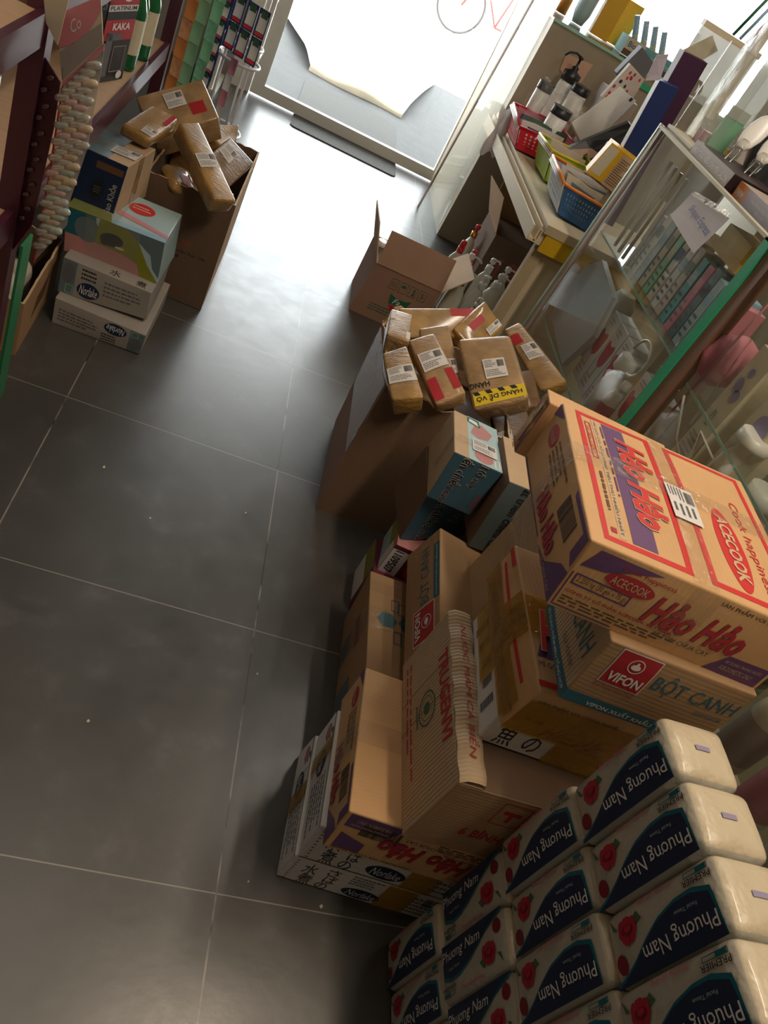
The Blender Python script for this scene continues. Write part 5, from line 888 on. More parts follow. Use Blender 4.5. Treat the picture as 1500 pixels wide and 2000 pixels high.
# baskets
def basket(key, label, base, rim, rimname, contents=None, wall2=None):
    c = [V(p) for p in H[key]]; h = Hex(c, 0, .001); t = thing('basket', label, 'basket', h.base(), 'plastic baskets on the low table'); th = .003
    for fc, (mt) in (('front', base), ('left', wall2 or base), ('back', wall2 or base), ('right', wall2 or base)):
        m = MB(); nx = 13; nz = 5
        for i in range(nx):
            for j in range(nz):
                a0, a1 = .02 + .96 * i / nx, .02 + .96 * (i + 1) / nx; b0, b1 = .05 + .80 * j / nz, .05 + .80 * (j + 1) / nz
                if 1 <= i < nx - 1 and 1 <= j < nz:
                    g, k = (a1 - a0) * .28, (b1 - b0) * .2; O = [(a0, b0), (a1, b0), (a1, b1), (a0, b1)]; I = [(a0 + g, b0 + k), (a1 - g, b0 + k), (a1 - g, b1 - k), (a0 + g, b1 - k)]
                    for q in range(4): m.face([h.fp(fc, *O[q]), h.fp(fc, *O[(q + 1) % 4]), h.fp(fc, *I[(q + 1) % 4]), h.fp(fc, *I[q])], mt); m.face([h.fp(fc, *O[q], -th), h.fp(fc, *O[(q + 1) % 4], -th), h.fp(fc, *I[(q + 1) % 4], -th), h.fp(fc, *I[q], -th)], mt)
                else:
                    m.face([h.fp(fc, a0, b0), h.fp(fc, a1, b0), h.fp(fc, a1, b1), h.fp(fc, a0, b1)], mt); m.face([h.fp(fc, a0, b0, -th), h.fp(fc, a1, b0, -th), h.fp(fc, a1, b1, -th), h.fp(fc, a0, b1, -th)], mt)
        m.face([h.fp(fc, 0, .85), h.fp(fc, 1, .85), h.fp(fc, 1, 1), h.fp(fc, 0, 1)], mt); m.build('side_wall', t)
    m = MB(); m.grid(lambda a, b: h.at(a, b, .03), [0, 1], [0, 1], base); m.build('bottom', t)
    m = MB(); P = [h.at(0, 0, 1), h.at(1, 0, 1), h.at(1, 1, 1), h.at(0, 1, 1)]; 
    for e in range(4): m.tube([P[e], P[(e + 1) % 4]], .0055, rim, 6)
    m.build('rim', t); m = MB(); dz = V((0, 0, .012))
    for kk in range(3): m.tube([h.at(-.012 - .012 * kk, 0, .96 - .06 * kk), h.at(-.012 - .012 * kk, 1, .96 - .06 * kk)], .003, 'label_white', 5)
    m.build('handle_ridge', t); return t, h
_, hb = basket('bk_blue', 'blue and grey slotted basket with orange rim, nearest on the low table', 'basket_blue', 'basket_orange', 'orange', wall2='basket_grey')
_, hg = basket('bk_green', 'green basket with yellow rim between the red and the blue baskets', 'basket_green', 'basket_yellow', 'yellow', wall2='basket_green')
_, hr = basket('bk_red', 'red slotted basket farthest on the low table', 'basket_red', 'basket_red', 'red')
m = MB(); m.grid(lambda a, b: hb.at(.03 + .94 * a, .97, .2 + .9 * b), [0, 1], [0, 1], 'basket_orange'); m.grid(lambda a, b: hb.at(.97, .03 + .94 * a, .2 + .9 * b), [0, 1], [0, 1], 'basket_orange')
rg = random.Random(11)
def packets(h, n, grp, where, cols):
    for i in range(n):
        a = .2 + .6 * i / max(1, n - 1); m = MB(); tl = rg.uniform(-.25, .25); u0 = rg.uniform(.05, .2)
        f = lambda u, v, o=0: h.at(u0 + .7 * u, min(.93, max(.05, a + .12 * v * tl + o)), .08 + 1.05 * v + .05 * sin(5 * u + i))
        U = [0, .3, .6, 1]; m.grid(lambda u, v: f(u, v), U, U, cols[i % len(cols)], True); m.grid(lambda u, v: f(u, v, .02), U, U, cols[i % len(cols)], True)
        m.grid(lambda u, v: f(.15 + .7 * u, .62 + .2 * v, -.012), [0, 1], [0, 1], 'teal_blue'); 
        single(m, 'packet', '%s in the %s basket, %s from the front' % ('flat clear and %s packet' % cols[i % len(cols)].replace('_', ' ').replace('plastic wrap', 'silver'), where, ('first', 'second', 'third', 'fourth', 'fifth', 'sixth', 'seventh')[i]), 'packet', tuple(h.at(.5, a, .1)), grp)
packets(hb, 7, 'packets in the blue basket', 'blue and grey', ['plastic_wrap', 'label_cream', 'slate', 'floral', 'plastic_wrap', 'label_white', 'floral'])
packets(hr, 4, 'packets in the red basket', 'red', ['label_white', 'leaf', 'plastic_wrap', 'pink_soft']); packets(hg, 3, 'packets in the green basket', 'green', ['floral', 'label_cream', 'plastic_wrap'])
# cloth / paper hanging at the table corner
m = MB(); m.grid(lambda u, v: V((.640 - .05 * u - .02 * v + .006 * sin(9 * v + 4 * u), 2.02 + .05 * u - .09 * sin(2 * v), .80 - .20 * v + .02 * sin(6 * u))), [i / 8 for i in range(9)], [i / 12 for i in range(13)], 'paper', True)
m.grid(lambda u, v: V((.648 - .05 * u - .02 * v + .006 * sin(9 * v + 4 * u), 2.025 + .05 * u - .09 * sin(2 * v), .80 - .20 * v + .02 * sin(6 * u))), [i / 8 for i in range(9)], [i / 12 for i in range(13)], 'paper', True)
single(m, 'paper_slip', 'crumpled white paper slip hanging at the far front corner of the low table', 'paper', (.63, 2.0, .7))
# jars and pump on the table
def jar(label, x, y, z, r, h, cap_h=.035, tilt=(0, 0), lab=True):
    M = Matrix.Translation((x, y, z)) @ Matrix.Rotation(tilt[0], 4, 'X') @ Matrix.Rotation(tilt[1], 4, 'Y'); t = thing('cream_jar', label, 'jar', (x, y, z)); m = MB()
    m.lathe([(r * .95, 0), (r, .006), (r, h * .5, 'pink_soft'), (r * 1.002, h * .56), (r, h)], 'white_plastic', M, 24); m.build('body', t)
    m = MB(); m.lathe([(r * 1.03, h), (r * 1.05, h + .004), (r * 1.05, h + cap_h)], 'black_plastic', M, 24); m.build('lid', t)
    hh = Hex(cor(x - r, y - r - .001, z, x + r, y - r * .9, z + h)); 
jar('large white jar with black lid and pink print, front on the low table', .80, 1.93, TB, .045, .165)
jar('tall white jar with black lid, left behind the front jar', .73, 2.10, TB, .036, .20)
jar('tall white jar with black lid under plastic film, right behind the front jar', .90, 2.16, TB, .042, .25)
t = thing('pump_dispenser', 'white dispenser with black pump at the beige cabinet wall', 'bottle', (.86, 2.27, TB)); m = MB(); Mp = Matrix.Translation((.86, 2.27, TB)); m.lathe([(.04, 0), (.042, .01), (.042, .24), (.04, .26)], 'white_plastic', Mp, 20); m.build('body', t)
m = MB(); m.lathe([(.043, .26), (.043, .30), (.016, .31), (.016, .325), (.006, .33), (.006, .36), (.012, .36), (.012, .372)], 'black_plastic', Mp, 16); m.tube([(.86, 2.27, TB + .368), (.83, 2.27, TB + .375), (.80, 2.27, TB + .365), (.785, 2.27, TB + .345)], .005, 'black_plastic'); m.build('pump_head', t)
m = MB(); m.grid(lambda u, v: V((.68 + .24 * u + .01 * sin(8 * v), 1.99 + .16 * v + .02 * sin(5 * u), TB + .02 + .22 * sin(pi * min(1, .2 + v)) + .02 * sin(9 * u + 4 * v))), [i / 14 for i in range(15)], [i / 14 for i in range(15)], 'plastic_wrap', True); single(m, 'plastic_bag', 'crumpled clear plastic bag lying over the white jars', 'bag', (.78, 2.05, .75))
m = MB(); m.lathe([(.002, 0), (.045, .02), (.055, .06), (.04, .10), (.012, .13), (.018, .16)], 'plastic_wrap', Matrix.Translation((.99, 2.02, TB)) @ Matrix.Rotation(.3, 4, 'Y'), 14); single(m, 'plastic_bag', 'small knotted clear bag right of the white jars', 'bag', (.99, 2.02, TB))
m = MB(); m.lathe([(.001, 0), (.016, .01), (.018, .03), (.008, .045)], 'black_plastic', Matrix.Translation((.96, 1.92, TB + .16)) @ Matrix.Rotation(.5, 4, 'X'), 12); m.tube([(.96, 1.92, TB + .16), (.95, 1.95, TB + .08), (.94, 1.98, TB)], .005, 'black_plastic'); single(m, 'makeup_brush', 'black round tipped brush standing between jars and white package', 'brush', (.94, 1.98, TB))
# leaning boxes
def slab(name, label, pts, n, th, base, prints=None, cat='box'):
    a, b, c, d = [V(p) for p in pts]; nn = V(n).normalized() * th
    h = Hex([a, b, a + nn, b + nn, d, c, d + nn, c + nn], 0, min(.002, th / 3)); t = thing(name, label, cat, h.base()); m = MB(); h.body(m, base, n=3)
    if prints: prints(h, m)
    m.build('body', t); return t, h
wp = PG['wpack']; slab('white_package', 'large white shiny package leaning over the baskets, black underside', [wp[3], wp[2], wp[1], wp[0]], (.25, 1, -.4), .03, 'white_plastic', lambda h, m: (h.rect(m, 'front', .62, .55, 1, .98, 'label_white', 1), h.rect(m, 'front', .72, .93, .85, .99, 'black_ink', 2)))
slab('black_carton', 'black box with a pale letter R under the white package', [(.80, 1.64, .82), (.94, 1.60, .76), (1.05, 1.60, 1.0), (.99, 1.66, 1.02)], (.2, 1, 0), .05, 'black_plastic', lambda h, m: (h.text(m, 'front', 'R', .72, .55, .82, .72, 'label_white', 320 and 0, 2), h.poly(m, 'front', [(.05, .05), (.5, .02), (.6, .4), (.3, .35)], 'skin_tone', 2)))
slab('tall_box', 'tall royal blue box leaning with its flap open, on the low table', [(.865, 1.25, .985), (.945, 1.25, .97), (.925, 1.25, 1.232), (.846, 1.25, 1.223)], (.1, 1, 0), .05, 'royal_blue', lambda h, m: (h.rect(m, 'left', 0, 0, 1, 1, 'lavender'), h.rect(m, 'left', .2, .15, .6, .6, 'label_cream', 2)))
m = MB(); m.prism([(.846, 1.25, 1.223), (.80, 1.25, 1.20), (.79, 1.26, 1.28), (.83, 1.27, 1.30)], (0, 1, 0), .002, 'lavender')
single(m, 'box_flap', 'pale lavender flap raised at the top of the royal blue box', 'box', (.83, 1.25, 1.0))
m = MB(); m.box((.84, 1.23, TB), (.95, 1.36, .965), 'floral'); single(m, 'carton_block', 'pale printed box carrying the royal blue box on the low table', 'box', (.9, 1.3, TB))
slab('tall_box', 'tall dark plum box leaning behind the royal blue box', [(.93, 1.30, TB), (1.03, 1.30, TB), (.985, 1.30, 1.335), (.885, 1.30, 1.33)], (.0, 1, 0), .055, 'plum')
m = MB(); m.prism([(.90, 1.355, 1.33), (.985, 1.355, 1.335), (1.02, 1.37, 1.38), (.97, 1.37, 1.41)], (0, 1, 0), .002, 'label_cream'); single(m, 'box_flap', 'cream open flap at the top of the plum box', 'box', (.93, 1.36, 1.3))
slab('carton_box', 'yellow medicine box with clear window between the baskets and the glass case', [(.774, 1.2, .865), (.915, 1.2, .845), (.925, 1.2, .975), (.80, 1.2, .99)], (.1, 1, .1), .05, 'box_yellow', lambda h, m: (h.rect(m, 'front', .02, .1, .35, .95, 'label_cream', 1), h.rect(m, 'front', .52, .0, 1, .95, 'carton_edge', 1), h.lines(m, 'front', .56, .08, .94, .85, 12, 'brown_ink', 0, 2, 5)))
m = MB(); m.box((.80, 1.21, TB), (.93, 1.30, .85), 'kraft_light'); single(m, 'carton_block', 'small brown box under the yellow medicine box', 'box', (.86, 1.25, TB))
slab('floral_pouch', 'small floral print pouch standing behind the white package', [(.93, 1.95, 1.02), (1.05, 1.92, 1.0), (1.04, 1.90, 1.16), (.96, 1.93, 1.18)], (0, 1, 0), .03, 'floral', lambda h, m: [h.ell(m, 'front', rg.uniform(.08, .92), rg.uniform(.08, .92), .05, .05, rg.choice(('red_print', 'navy', 'red_bright', 'rose')), 2 + .02 * k, 0, 8) for k in range(30)], 'pouch')
slab('grey_box', 'dark taupe box behind the floral pouch', [(.95, 2.0, 1.12), (1.06, 2.0, 1.08), (1.08, 2.0, 1.22), (.99, 2.0, 1.25)], (0, 1, 0), .05, 'grey_ink')
m = MB(); m.box((.95, 1.96, TB), (1.10, 2.10, 1.06), 'taupe'); single(m, 'carton_block', 'taupe box carrying the pouch against the cabinet', 'box', (1.0, 2.0, TB))
# on the cabinet
CZ = 1.16
slab('carton_box', 'tall yellow box standing on the far beige cabinet', [(.965, 2.72, CZ), (1.06, 2.70, CZ), (1.06, 2.70, CZ + .22), (.965, 2.72, CZ + .22)], (0, 1, 0), .05, 'box_yellow'); slab('carton_box', 'second yellow box with gold pattern right of the first on the cabinet', [(1.08, 2.80, CZ), (1.18, 2.80, CZ), (1.18, 2.8, CZ + .2), (1.08, 2.8, CZ + .2)], (0, 1, 0), .05, 'mustard', lambda h, m: [h.ring(m, 'front', .3 + .3 * (k % 2), .2 + .2 * k, .1, .08, .3, 'box_yellow', 2) for k in range(4)])
m = MB(); m.lathe([(.03, 0), (.045, .05), (.05, .22)], 'pale_blue', Matrix.Translation((.90, 2.78, CZ)), 12); single(m, 'ribbed_pouch', 'pale green ribbed pouch left of the yellow boxes on the cabinet', 'pouch', (.9, 2.78, CZ))
m = MB(); m.lathe([(.03, 0), (.03, .2)], 'gold', Matrix.Translation((.82, 2.86, CZ)), 16); single(m, 'gold_canister', 'golden canister at the left front corner of the cabinet top', 'canister', (.82, 2.86, CZ))
t = thing('display_tray', 'blue display tray with tubes on the cabinet top', 'tray', (1.26, 2.66, CZ)); m = MB(); hq = Hex(cor(1.12, 2.60, CZ, 1.42, 2.74, CZ + .075)); hq.body(m, 'teal_box', n=2); hq.rect(m, 'front', 0, 0, 1, .35, 'brown_ink', 1); hq.rect(m, 'front', 0, .35, .34, 1, 'label_cream', 1); hq.text(m, 'front', 'Bioré', .04, .5, .28, .85, 'teal_blue', 0, 2, .02); hq.text(m, 'front', 'NHẬN NGAY', .5, .45, .9, .7, 'label_white', 0, 2); m.build('body', t)
for k in range(4): m = MB(); m.lathe([(.016, 0), (.016, .05, 'sky_print'), (.014, .13)], 'label_cream', Matrix.Translation((1.18 + .055 * k, 2.66, CZ + .05)) @ Matrix.Rotation(-.5, 4, 'Y'), 10); single(m, 'cream_tube', 'small cream tube in the blue display tray, %s from the left' % ('first', 'second', 'third', 'fourth')[k], 'tube', (1.18 + .055 * k, 2.66, CZ + .05), 'tubes in the blue tray')
m = MB(); m.grid(lambda u, v: V((1.14 + .30 * u, 2.58 + .1 * v, CZ + .06 + .16 * sin(pi * v) + .015 * sin(9 * u))), [i / 10 for i in range(11)], [i / 8 for i in range(9)], 'plastic_wrap', True); single(m, 'plastic_film', 'clear film over the blue display tray', 'plastic', (1.28, 2.6, CZ))
m = MB(); m.box((1.10, 2.375, 1.09), (1.5, 2.38, 1.115), 'green_edge'); single(m, 'shelf_edge_strip', 'bright green strip along the cabinet top edge below the display tray', 'strip', (1.3, 2.37, 1.09))
for k, (x, z) in enumerate(((1.40, 1.199), (1.44, 1.199), (1.48, 1.199), (1.52, 1.199))): m = MB(); m.tube([(x + .03 * cos(2 * pi * i / 14), 2.42 + .03 * k, z + .03 * sin(2 * pi * i / 14)) for i in range(14)], .009, 'gold', 6, True); single(m, 'gold_ring', 'gold foil ring standing on the cabinet top behind the plum box, %s' % ('first', 'second', 'third', 'fourth')[k], 'ring', (x, 2.42 + .03 * k, 1.16), 'gold rings on the cabinet')
# ------------------------------------------------------------ glass case
XC = .725; ZT = 1.162
t = thing('display_case', 'long glass display case with wooden frame along the right side', 'display case', (1.0, -.4, 0))
m = MB(); m.box((XC + .02, -2.3, 0), (1.25, .76, .16), 'frame_wood'); m.box((1.235, -2.3, .16), (1.25, .76, ZT), 'panel_beige'); m.build('carcass', t)
for y, w in ((-.172, .022), (-1.42, .022)):
    m = MB(); m.box((XC, y - w, .16), (XC + .03, y + w, ZT - .004), 'frame_wood'); m.build('post', t)
m = MB(); m.hexa([(XC - .004, .763, .16), (XC + .014, .763, .16), (XC - .004, .795, .16), (XC + .014, .795, .16), (XC - .004, .700, ZT - .004), (XC + .014, .700, ZT - .004), (XC - .004, .725, ZT - .004), (XC + .014, .725, ZT - .004)], 'taupe'); m.build('end_frame', t)
m = MB(); m.hexa([(XC - .006, .795, .16), (XC + .002, .795, .16), (XC - .006, .806, .16), (XC + .002, .806, .16), (XC - .006, .725, ZT), (XC + .002, .725, ZT), (XC - .006, .735, ZT), (XC + .002, .735, ZT)], 'aqua_edge'); m.build('glass_edge', t)
m = MB(); m.box((XC + .002, -.15, .16), (XC + .007, .73, ZT - .006), 'glass'); sg = m.build('sliding_glass', t)
m = MB(); m.box((XC + .012, -1.40, .16), (XC + .017, -.19, ZT - .006), 'glass'); m.build('sliding_glass', t)
m = MB(); m.box((XC - .006, -.152, .16), (XC + .008, -.118, ZT - .006), 'green_edge'); m.build('glass_edge', sg)
m = MB(); m.box((XC - .002, -2.3, ZT - .006), (1.25, .73, ZT), 'glass'); m.box((XC - .006, -2.3, ZT - .012), (XC + .012, .73, ZT - .004), 'label_cream'); m.build('glass_top', t)
for z in (.47, .815):
    m = MB(); m.box((XC + .03, -2.3, z - .006), (1.23, .74, z), 'glass'); m.box((XC + .028, -2.3, z - .006), (XC + .031, .74, z), 'aqua_edge'); m.build('glass_shelf', t)
m = MB(); m.box((XC + .03, -2.3, .16), (1.235, .74, .165), 'panel_beige'); m.build('floor_board', t)
clear('grey_acrylic', (0.8, 0.78, 0.74), 0.72, 0.3, (0.42, 0.39, 0.35), 0.3, 10)
# boxes in the case
def cbox(name, label, x0, y0, z0, x1, y1, z1, base, prints=None, grp=None, yaw=0, cat='box'):
    h = Hex(cor(x0, y0, z0, x1, y1, z1, yaw), 0, .002); t = thing(name, label, cat, h.base(), grp); m = MB(); h.body(m, base, n=2)
    if prints: prints(h, m)
    m.build('body', t)
def tulip(h, m):
    h.ell(m, 'left', .5, .56, .34, .16, 'tulip', 2); h.ell(m, 'left', .32, .64, .18, .12, 'tulip', 3, .3); h.ell(m, 'left', .68, .64, .18, .12, 'tulip', 3.5, -.3); h.rect(m, 'left', .48, .22, .52, .42, 'leaf', 1); h.lines(m, 'left', .12, .06, .88, .26, 3, 'pink_soft', 0, 2, 3); h.lines(m, 'left', .2, .84, .8, .94, 2, 'grey_text', 0, 2, 3)
for i, (y, z) in enumerate(((.375, .47), (.295, .47), (.215, .47), (.02, .47), (-.065, .47))):
    cbox('tulip_box', 'white box with a red tulip on the lower glass shelf, %s from the far end' % ('first', 'second', 'third', 'fourth', 'fifth')[i], .80, y - .038, z, .86, y + .036, z + .235, 'label_white', tulip, 'tulip boxes on the lower glass shelf')
bottle('cleansing_bottle', 'clear capped white bottle in film between the tulip boxes', (.80, .15, .47), .04, .19, 'white_plastic', 'white_plastic', .04, cat='bottle', neck=.8, sq=.2)
bottle('cleansing_bottle', 'white flat bottle with pink letters before the fourth tulip box', (.80, .09, .47), .035, .16, 'white_plastic', 'white_plastic', .02, lab='pink_box', cat='bottle', sq=.5)
m = MB(); m.prism([(.76, .72, .50), (.76, .42, .472), (.76, .36, .62), (.76, .40, .74), (.76, .62, .765), (.76, .70, .70)], (1, 0, 0), .02, 'frosted'); single(m, 'frosted_bag', 'grey frosted plastic bag behind the glass near the far end', 'bag', (.76, .55, .47))
m = MB(); m.lathe([(.05, 0), (.055, .05), (.05, .20), (.03, .24)], 'label_cream', Matrix.Translation((.90, .60, .47)), 16); single(m, 'wide_bottle', 'cream bottle behind the frosted bag', 'bottle', (.9, .6, .47)); 
for i, (y, c, c2, hh) in enumerate(((.50, 'grey_text', 'slate', .17), (.455, 'label_cream', 'leaf', .19), (.41, 'slate', 'deep_teal', .18), (.365, 'label_cream', 'grey_text', .20), (.32, 'mint', 'label_cream', .18), (.275, 'label_cream', 'ink_blue', .20), (.23, 'label_white', 'sky_print', .19), (.19, 'floral', 'leaf', .20), (.145, 'teal_box', 'pale_blue', .19), (.10, 'pink_box', 'pink_soft', .19), (.06, 'slate', 'black_ink', .20), (.02, 'pale_blue', 'sky_print', .19), (-.02, 'lilac', 'label_white', .19), (-.06, 'sky_print', 'label_white', .20), (-.10, 'pink_soft', 'label_white', .19))):
    cbox('slim_box', 'slim upright %s box on the upper glass shelf, %s from the far end' % (c.replace('_', ' '), ('first', 'second', 'third', 'fourth', 'fifth', 'sixth', 'seventh', 'eighth', 'ninth', 'tenth', 'eleventh', 'twelfth', 'thirteenth', 'fourteenth', 'fifteenth')[i]), .79, y - .019, .815, .86, y + .018, .815 + hh, c, lambda h, m: (h.rect(m, 'left', .1, .62, .9, .8, c2, 1), h.lines(m, 'left', .15, .1, .85, .5, 4, 'grey_ink', 0, 2, i)), 'slim boxes on the upper glass shelf')
m = MB(); m.box((.80, .02, 1.03), (.90, .22, 1.055), 'box_yellow'); m.box((.80, .03, 1.055), (.88, .18, 1.10), 'mustard'); single(m, 'yellow_carton', 'folded yellow carton lying over the slim boxes in the case', 'box', (.85, .1, 1.03))
for k in range(4): m = MB(); m.tube([(.77, .62 - .05 * k, .82), (.77, .62 - .05 * k, 1.10)], .006, 'white_plastic'); single(m, 'white_rod', 'white plastic rod standing in the case near its far end, %s' % ('first', 'second', 'third', 'fourth')[k], 'rod', (.77, .62 - .05 * k, .82), 'white rods in the case')
m = MB(); m.tube([(.735 + .0 * i, .02 + .05 * cos(2 * pi * i / 20), .74 + .05 * sin(2 * pi * i / 20)) for i in range(16)], .004, 'white_plastic'); single(m, 'cable_loop', 'white cable looped behind the glass by the green edge', 'cable', (.735, .02, .74))
m = MB(); m.tube([(.74, -.24, .80), (.76, -.30, .72), (.78, -.38, .68), (.80, -.30, .76), (.80, -.45, .75)], .003, 'white_plastic'); single(m, 'cable_loop', 'white cable hanging in the nearer bay of the case', 'cable', (.74, -.3, .8))
cbox('floral_box', 'tall cream box with lavender flowers in the nearer bay of the case', .80, -.335, .62, .87, -.26, .99, 'label_cream', lambda h, m: (h.ell(m, 'left', .4, .74, .2, .05, 'lilac', 2, .5), h.ell(m, 'left', .62, .68, .2, .04, 'lilac', 2, .8), h.ell(m, 'left', .5, .84, .14, .03, 'lilac', 2, .2), h.text(m, 'left', 'AROMA', .3, .42, .55, .54, 'grey_ink', 270, 2), h.lines(m, 'left', .12, .08, .9, .36, 8, 'grey_text', 0, 2, 4)))
cbox('floral_box', 'second cream box with purple flowers, nearer than the first', .80, -.48, .66, .87, -.39, 1.02, 'label_cream', lambda h, m: (h.ell(m, 'left', .6, .6, .3, .09, 'lilac', 2, .4), h.poly(m, 'left', [(.2, .3), (.5, .28), (.4, .42)], 'slate', 2), h.lines(m, 'left', .1, .1, .8, .25, 4, 'grey_text', 0, 2, 9)))
bottle('lotion_tube', 'cream tube with pink and orange print, nearer bay of the case', (.80, -.46, .62), .045, .25, 'label_cream', 'white_plastic', .02, lab='peach', cat='bottle', neck=.8, sq=.4)
bottle('lotion_tube', 'pink-domed jar beside the orange printed tube', (.84, -.55, .62), .05, .17, 'pink_soft', 'white_plastic', .03, cat='jar', neck=.7, sq=0)
m = MB(); m.lathe([(.002, .0), (.05, .02), (.07, .07), (.055, .12), (.01, .14)], 'pink_box', Matrix.Translation((.80, -.20, .83)), 18, .5); single(m, 'pink_balloon', 'shiny pink heart-shaped pouch in the nearer bay', 'pouch', (.8, -.2, .83))
m = MB(); m.grid(lambda u, v: V((.765 + .01 * sin(12 * u + 9 * v), -.02 - .10 * u - .04 * v, .74 + .36 * v)), [i / 8 for i in range(9)], [i / 16 for i in range(17)], 'plastic_wrap', True); single(m, 'plastic_film', 'strip of crinkled clear film beside the green glass edge', 'plastic', (.765, -.05, .75))
m = MB(); m.grid(lambda u, v: V((.76 + .012 * sin(10 * u + 7 * v), -.22 - .10 * u, .70 + .42 * v)), [i / 8 for i in range(9)], [i / 16 for i in range(17)], 'plastic_wrap', True); m.tube([(.755, -.22, .72), (.755, -.24, 1.1)], .003, 'pink_box'); single(m, 'plastic_film', 'crinkled clear film with pink cord in the nearer bay', 'plastic', (.76, -.27, .7))
for i in range(7):
    y = -.66 - .11 * i; bottle('shampoo_bottle', '%s bottle on the middle shelf of the nearer bay, %s from the post' % (('white and red', 'cream', 'green', 'cream', 'white', 'green', 'cream')[i], ('first', 'second', 'third', 'fourth', 'fifth', 'sixth', 'seventh')[i]), (.82, y, .47), .046, .24, ('label_white', 'label_cream', 'leaf', 'label_cream', 'white_plastic', 'mint', 'label_cream')[i], 'white_plastic', .03, lab=('red_print', 'grey_text', 'mint', 'taupe', 'pink_soft', 'label_cream', 'pink_soft')[i], neck=.6, grp='bottles in the nearer bay', sq=.2)
    bottle('shampoo_bottle', 'dim %s bottle low in the nearer bay, %s from the post' % (('grey', 'cream')[i % 2], ('first', 'second', 'third', 'fourth', 'fifth', 'sixth', 'seventh')[i]), (.84, y - .04, .166), .05, .25, ('taupe', 'label_cream')[i % 2], 'white_plastic', .03, lab='grey_text', neck=.6, grp='bottles low in the nearer bay', sq=.2)
    if i > 1: bottle('shampoo_bottle', 'pale %s bottle on the top shelf of the nearer bay, %s from the post' % (('pink', 'green', 'cream')[i % 3], ('first', 'second', 'third', 'fourth', 'fifth', 'sixth', 'seventh')[i]), (.82, y, .815), .046, .22, ('pink_soft', 'mint', 'label_cream')[i % 3], 'white_plastic', .03, neck=.6, grp='bottles high in the nearer bay', sq=.2)
# paper sign taped on the glass
h = PG['sign']; t = thing('paper_sign', 'handwritten paper sign taped to the glass of the display case', 'sign', tuple(h[3])); m = MB()
S4 = [V(p) + V((.012, 0, 0)) for p in h]; q = lambda a, b: (S4[3] * (1 - a) + S4[2] * a) * (1 - b) + (S4[0] * (1 - a) + S4[1] * a) * b + V((-.006 * (1 - b) * (1 - b), 0, 0))
m.grid(q, [i / 6 for i in range(7)], [i / 6 for i in range(7)], 'paper'); m.grid(lambda a, b: q(a, b) + V((.0006, 0, 0)), [i / 6 for i in range(7)], [i / 6 for i in range(7)], 'paper'); m.build('sheet', t)
m = MB(); vs, fs = text_mesh('Shopee Express', 0, .2); m.mesh([q(.22 + .70 * x, .34 + .28 * y + .14 * (1 - x) ) + V((-.0012, 0, 0)) for x, y in vs], fs, 'ink_blue'); m.build('handwriting', t)
m = MB(); m.prism([q(.05, .93) + V((-.001, 0, 0)), q(.95, .97) + V((-.001, 0, 0)), q(.97, 1.12) + V((-.001, 0, 0)), q(.03, 1.08) + V((-.001, 0, 0))], (-1, 0, 0), .0004, 'clear_tape'); m.build('tape', t)
# things on top of the case
tr = [V(p) for p in PG['tray']]; t, h = slab('card_tray', 'black tray with grey front card, holding two white-handled combs, on the glass case', [tr[0], tr[3], tr[2], tr[1]], (1, 0, 0), .16, 'dark_card', lambda h, m: (h.rect(m, 'front', 0, 0, 1, 1, 'taupe', 1), h.text(m, 'front', 'KẸP TẠO KIỂU CHUYÊN SALON', .08, .28, .96, .82, 'label_white', 0, 3, .01)), 'tray')
for k, (x, y, z) in enumerate(((.80, .40, 1.19), (.835, .33, 1.19))):
    t = thing('hair_comb', 'white oval hair iron with clear clip in the black tray, %s' % ('farther one', 'nearer one')[k], 'hair clip', (x, y, z), 'white hair irons in the tray'); d = V((.45, .55, .62)).normalized(); u = d.cross(V((0, 0, 1))).normalized(); w = u.cross(d)
    m = MB(); M = Matrix(((u.x, w.x, d.x, x + d.x * .04), (u.y, w.y, d.y, y + d.y * .04), (u.z, w.z, d.z, z + d.z * .04), (0, 0, 0, 1))); m.lathe([(.012, .02), (.022, .04), (.029, .075), (.029, .11), (.022, .145), (.010, .165)], 'white_plastic', M, 24, .6); m.build('paddle', t)
    m = MB(); m.lathe([(.016, -.01), (.018, .045)], 'acrylic', M, 12, .3); m.build('clip', t); m = MB(); m.tube([M @ V((.008, 0, -.06)), M @ V((.008, 0, .03))], .002, 'steel'); m.tube([M @ V((-.008, 0, -.06)), M @ V((-.008, 0, .03))], .002, 'steel'); m.build('prongs', t)
slab('black_carton', 'black box with small white square standing behind the hair irons', [(.90, .46, 1.166), (1.01, .36, 1.166), (1.01, .50, 1.36), (.92, .62, 1.36)], (.6, .7, 0), .05, 'black_plastic', lambda h, m: h.frame(m, 'front', .1, .78, .22, .9, .003, 'label_white', 2))
m = MB(); m.prism([(.84, .50, 1.166), (.93, .45, 1.166), (.93, .60, 1.29)], (.5, .8, 0), .002, 'taupe'); single(m, 'card_flap', 'triangular taupe card flap left of the black box on the case', 'card', (.88, .48, 1.166))
nc = [V(p) for p in PG['newc']]; slab('carton_box', 'grey and orange box marked new at the front edge of the glass case', [nc[0], nc[3], nc[2], nc[1]], (1, 0, 0), .12, 'taupe', lambda h, m: (h.rect(m, 'front', 0, 0, 1, 1, 'lavender', 1), h.poly(m, 'front', [(0, 0), (.24, 0), (.28, .35), (.24, 1), (0, 1)], 'peach', 2), h.text(m, 'front', 'new', .04, .34, .22, .68, 'label_white', 0, 3, .02), h.text(m, 'front', 'HƯƠNG DỊU MÁT', .42, .52, .95, .74, 'label_white', 0, 3), h.text(m, 'front', 'THƠ', .60, .2, .80, .4, 'label_white', 0, 3)), 'box')
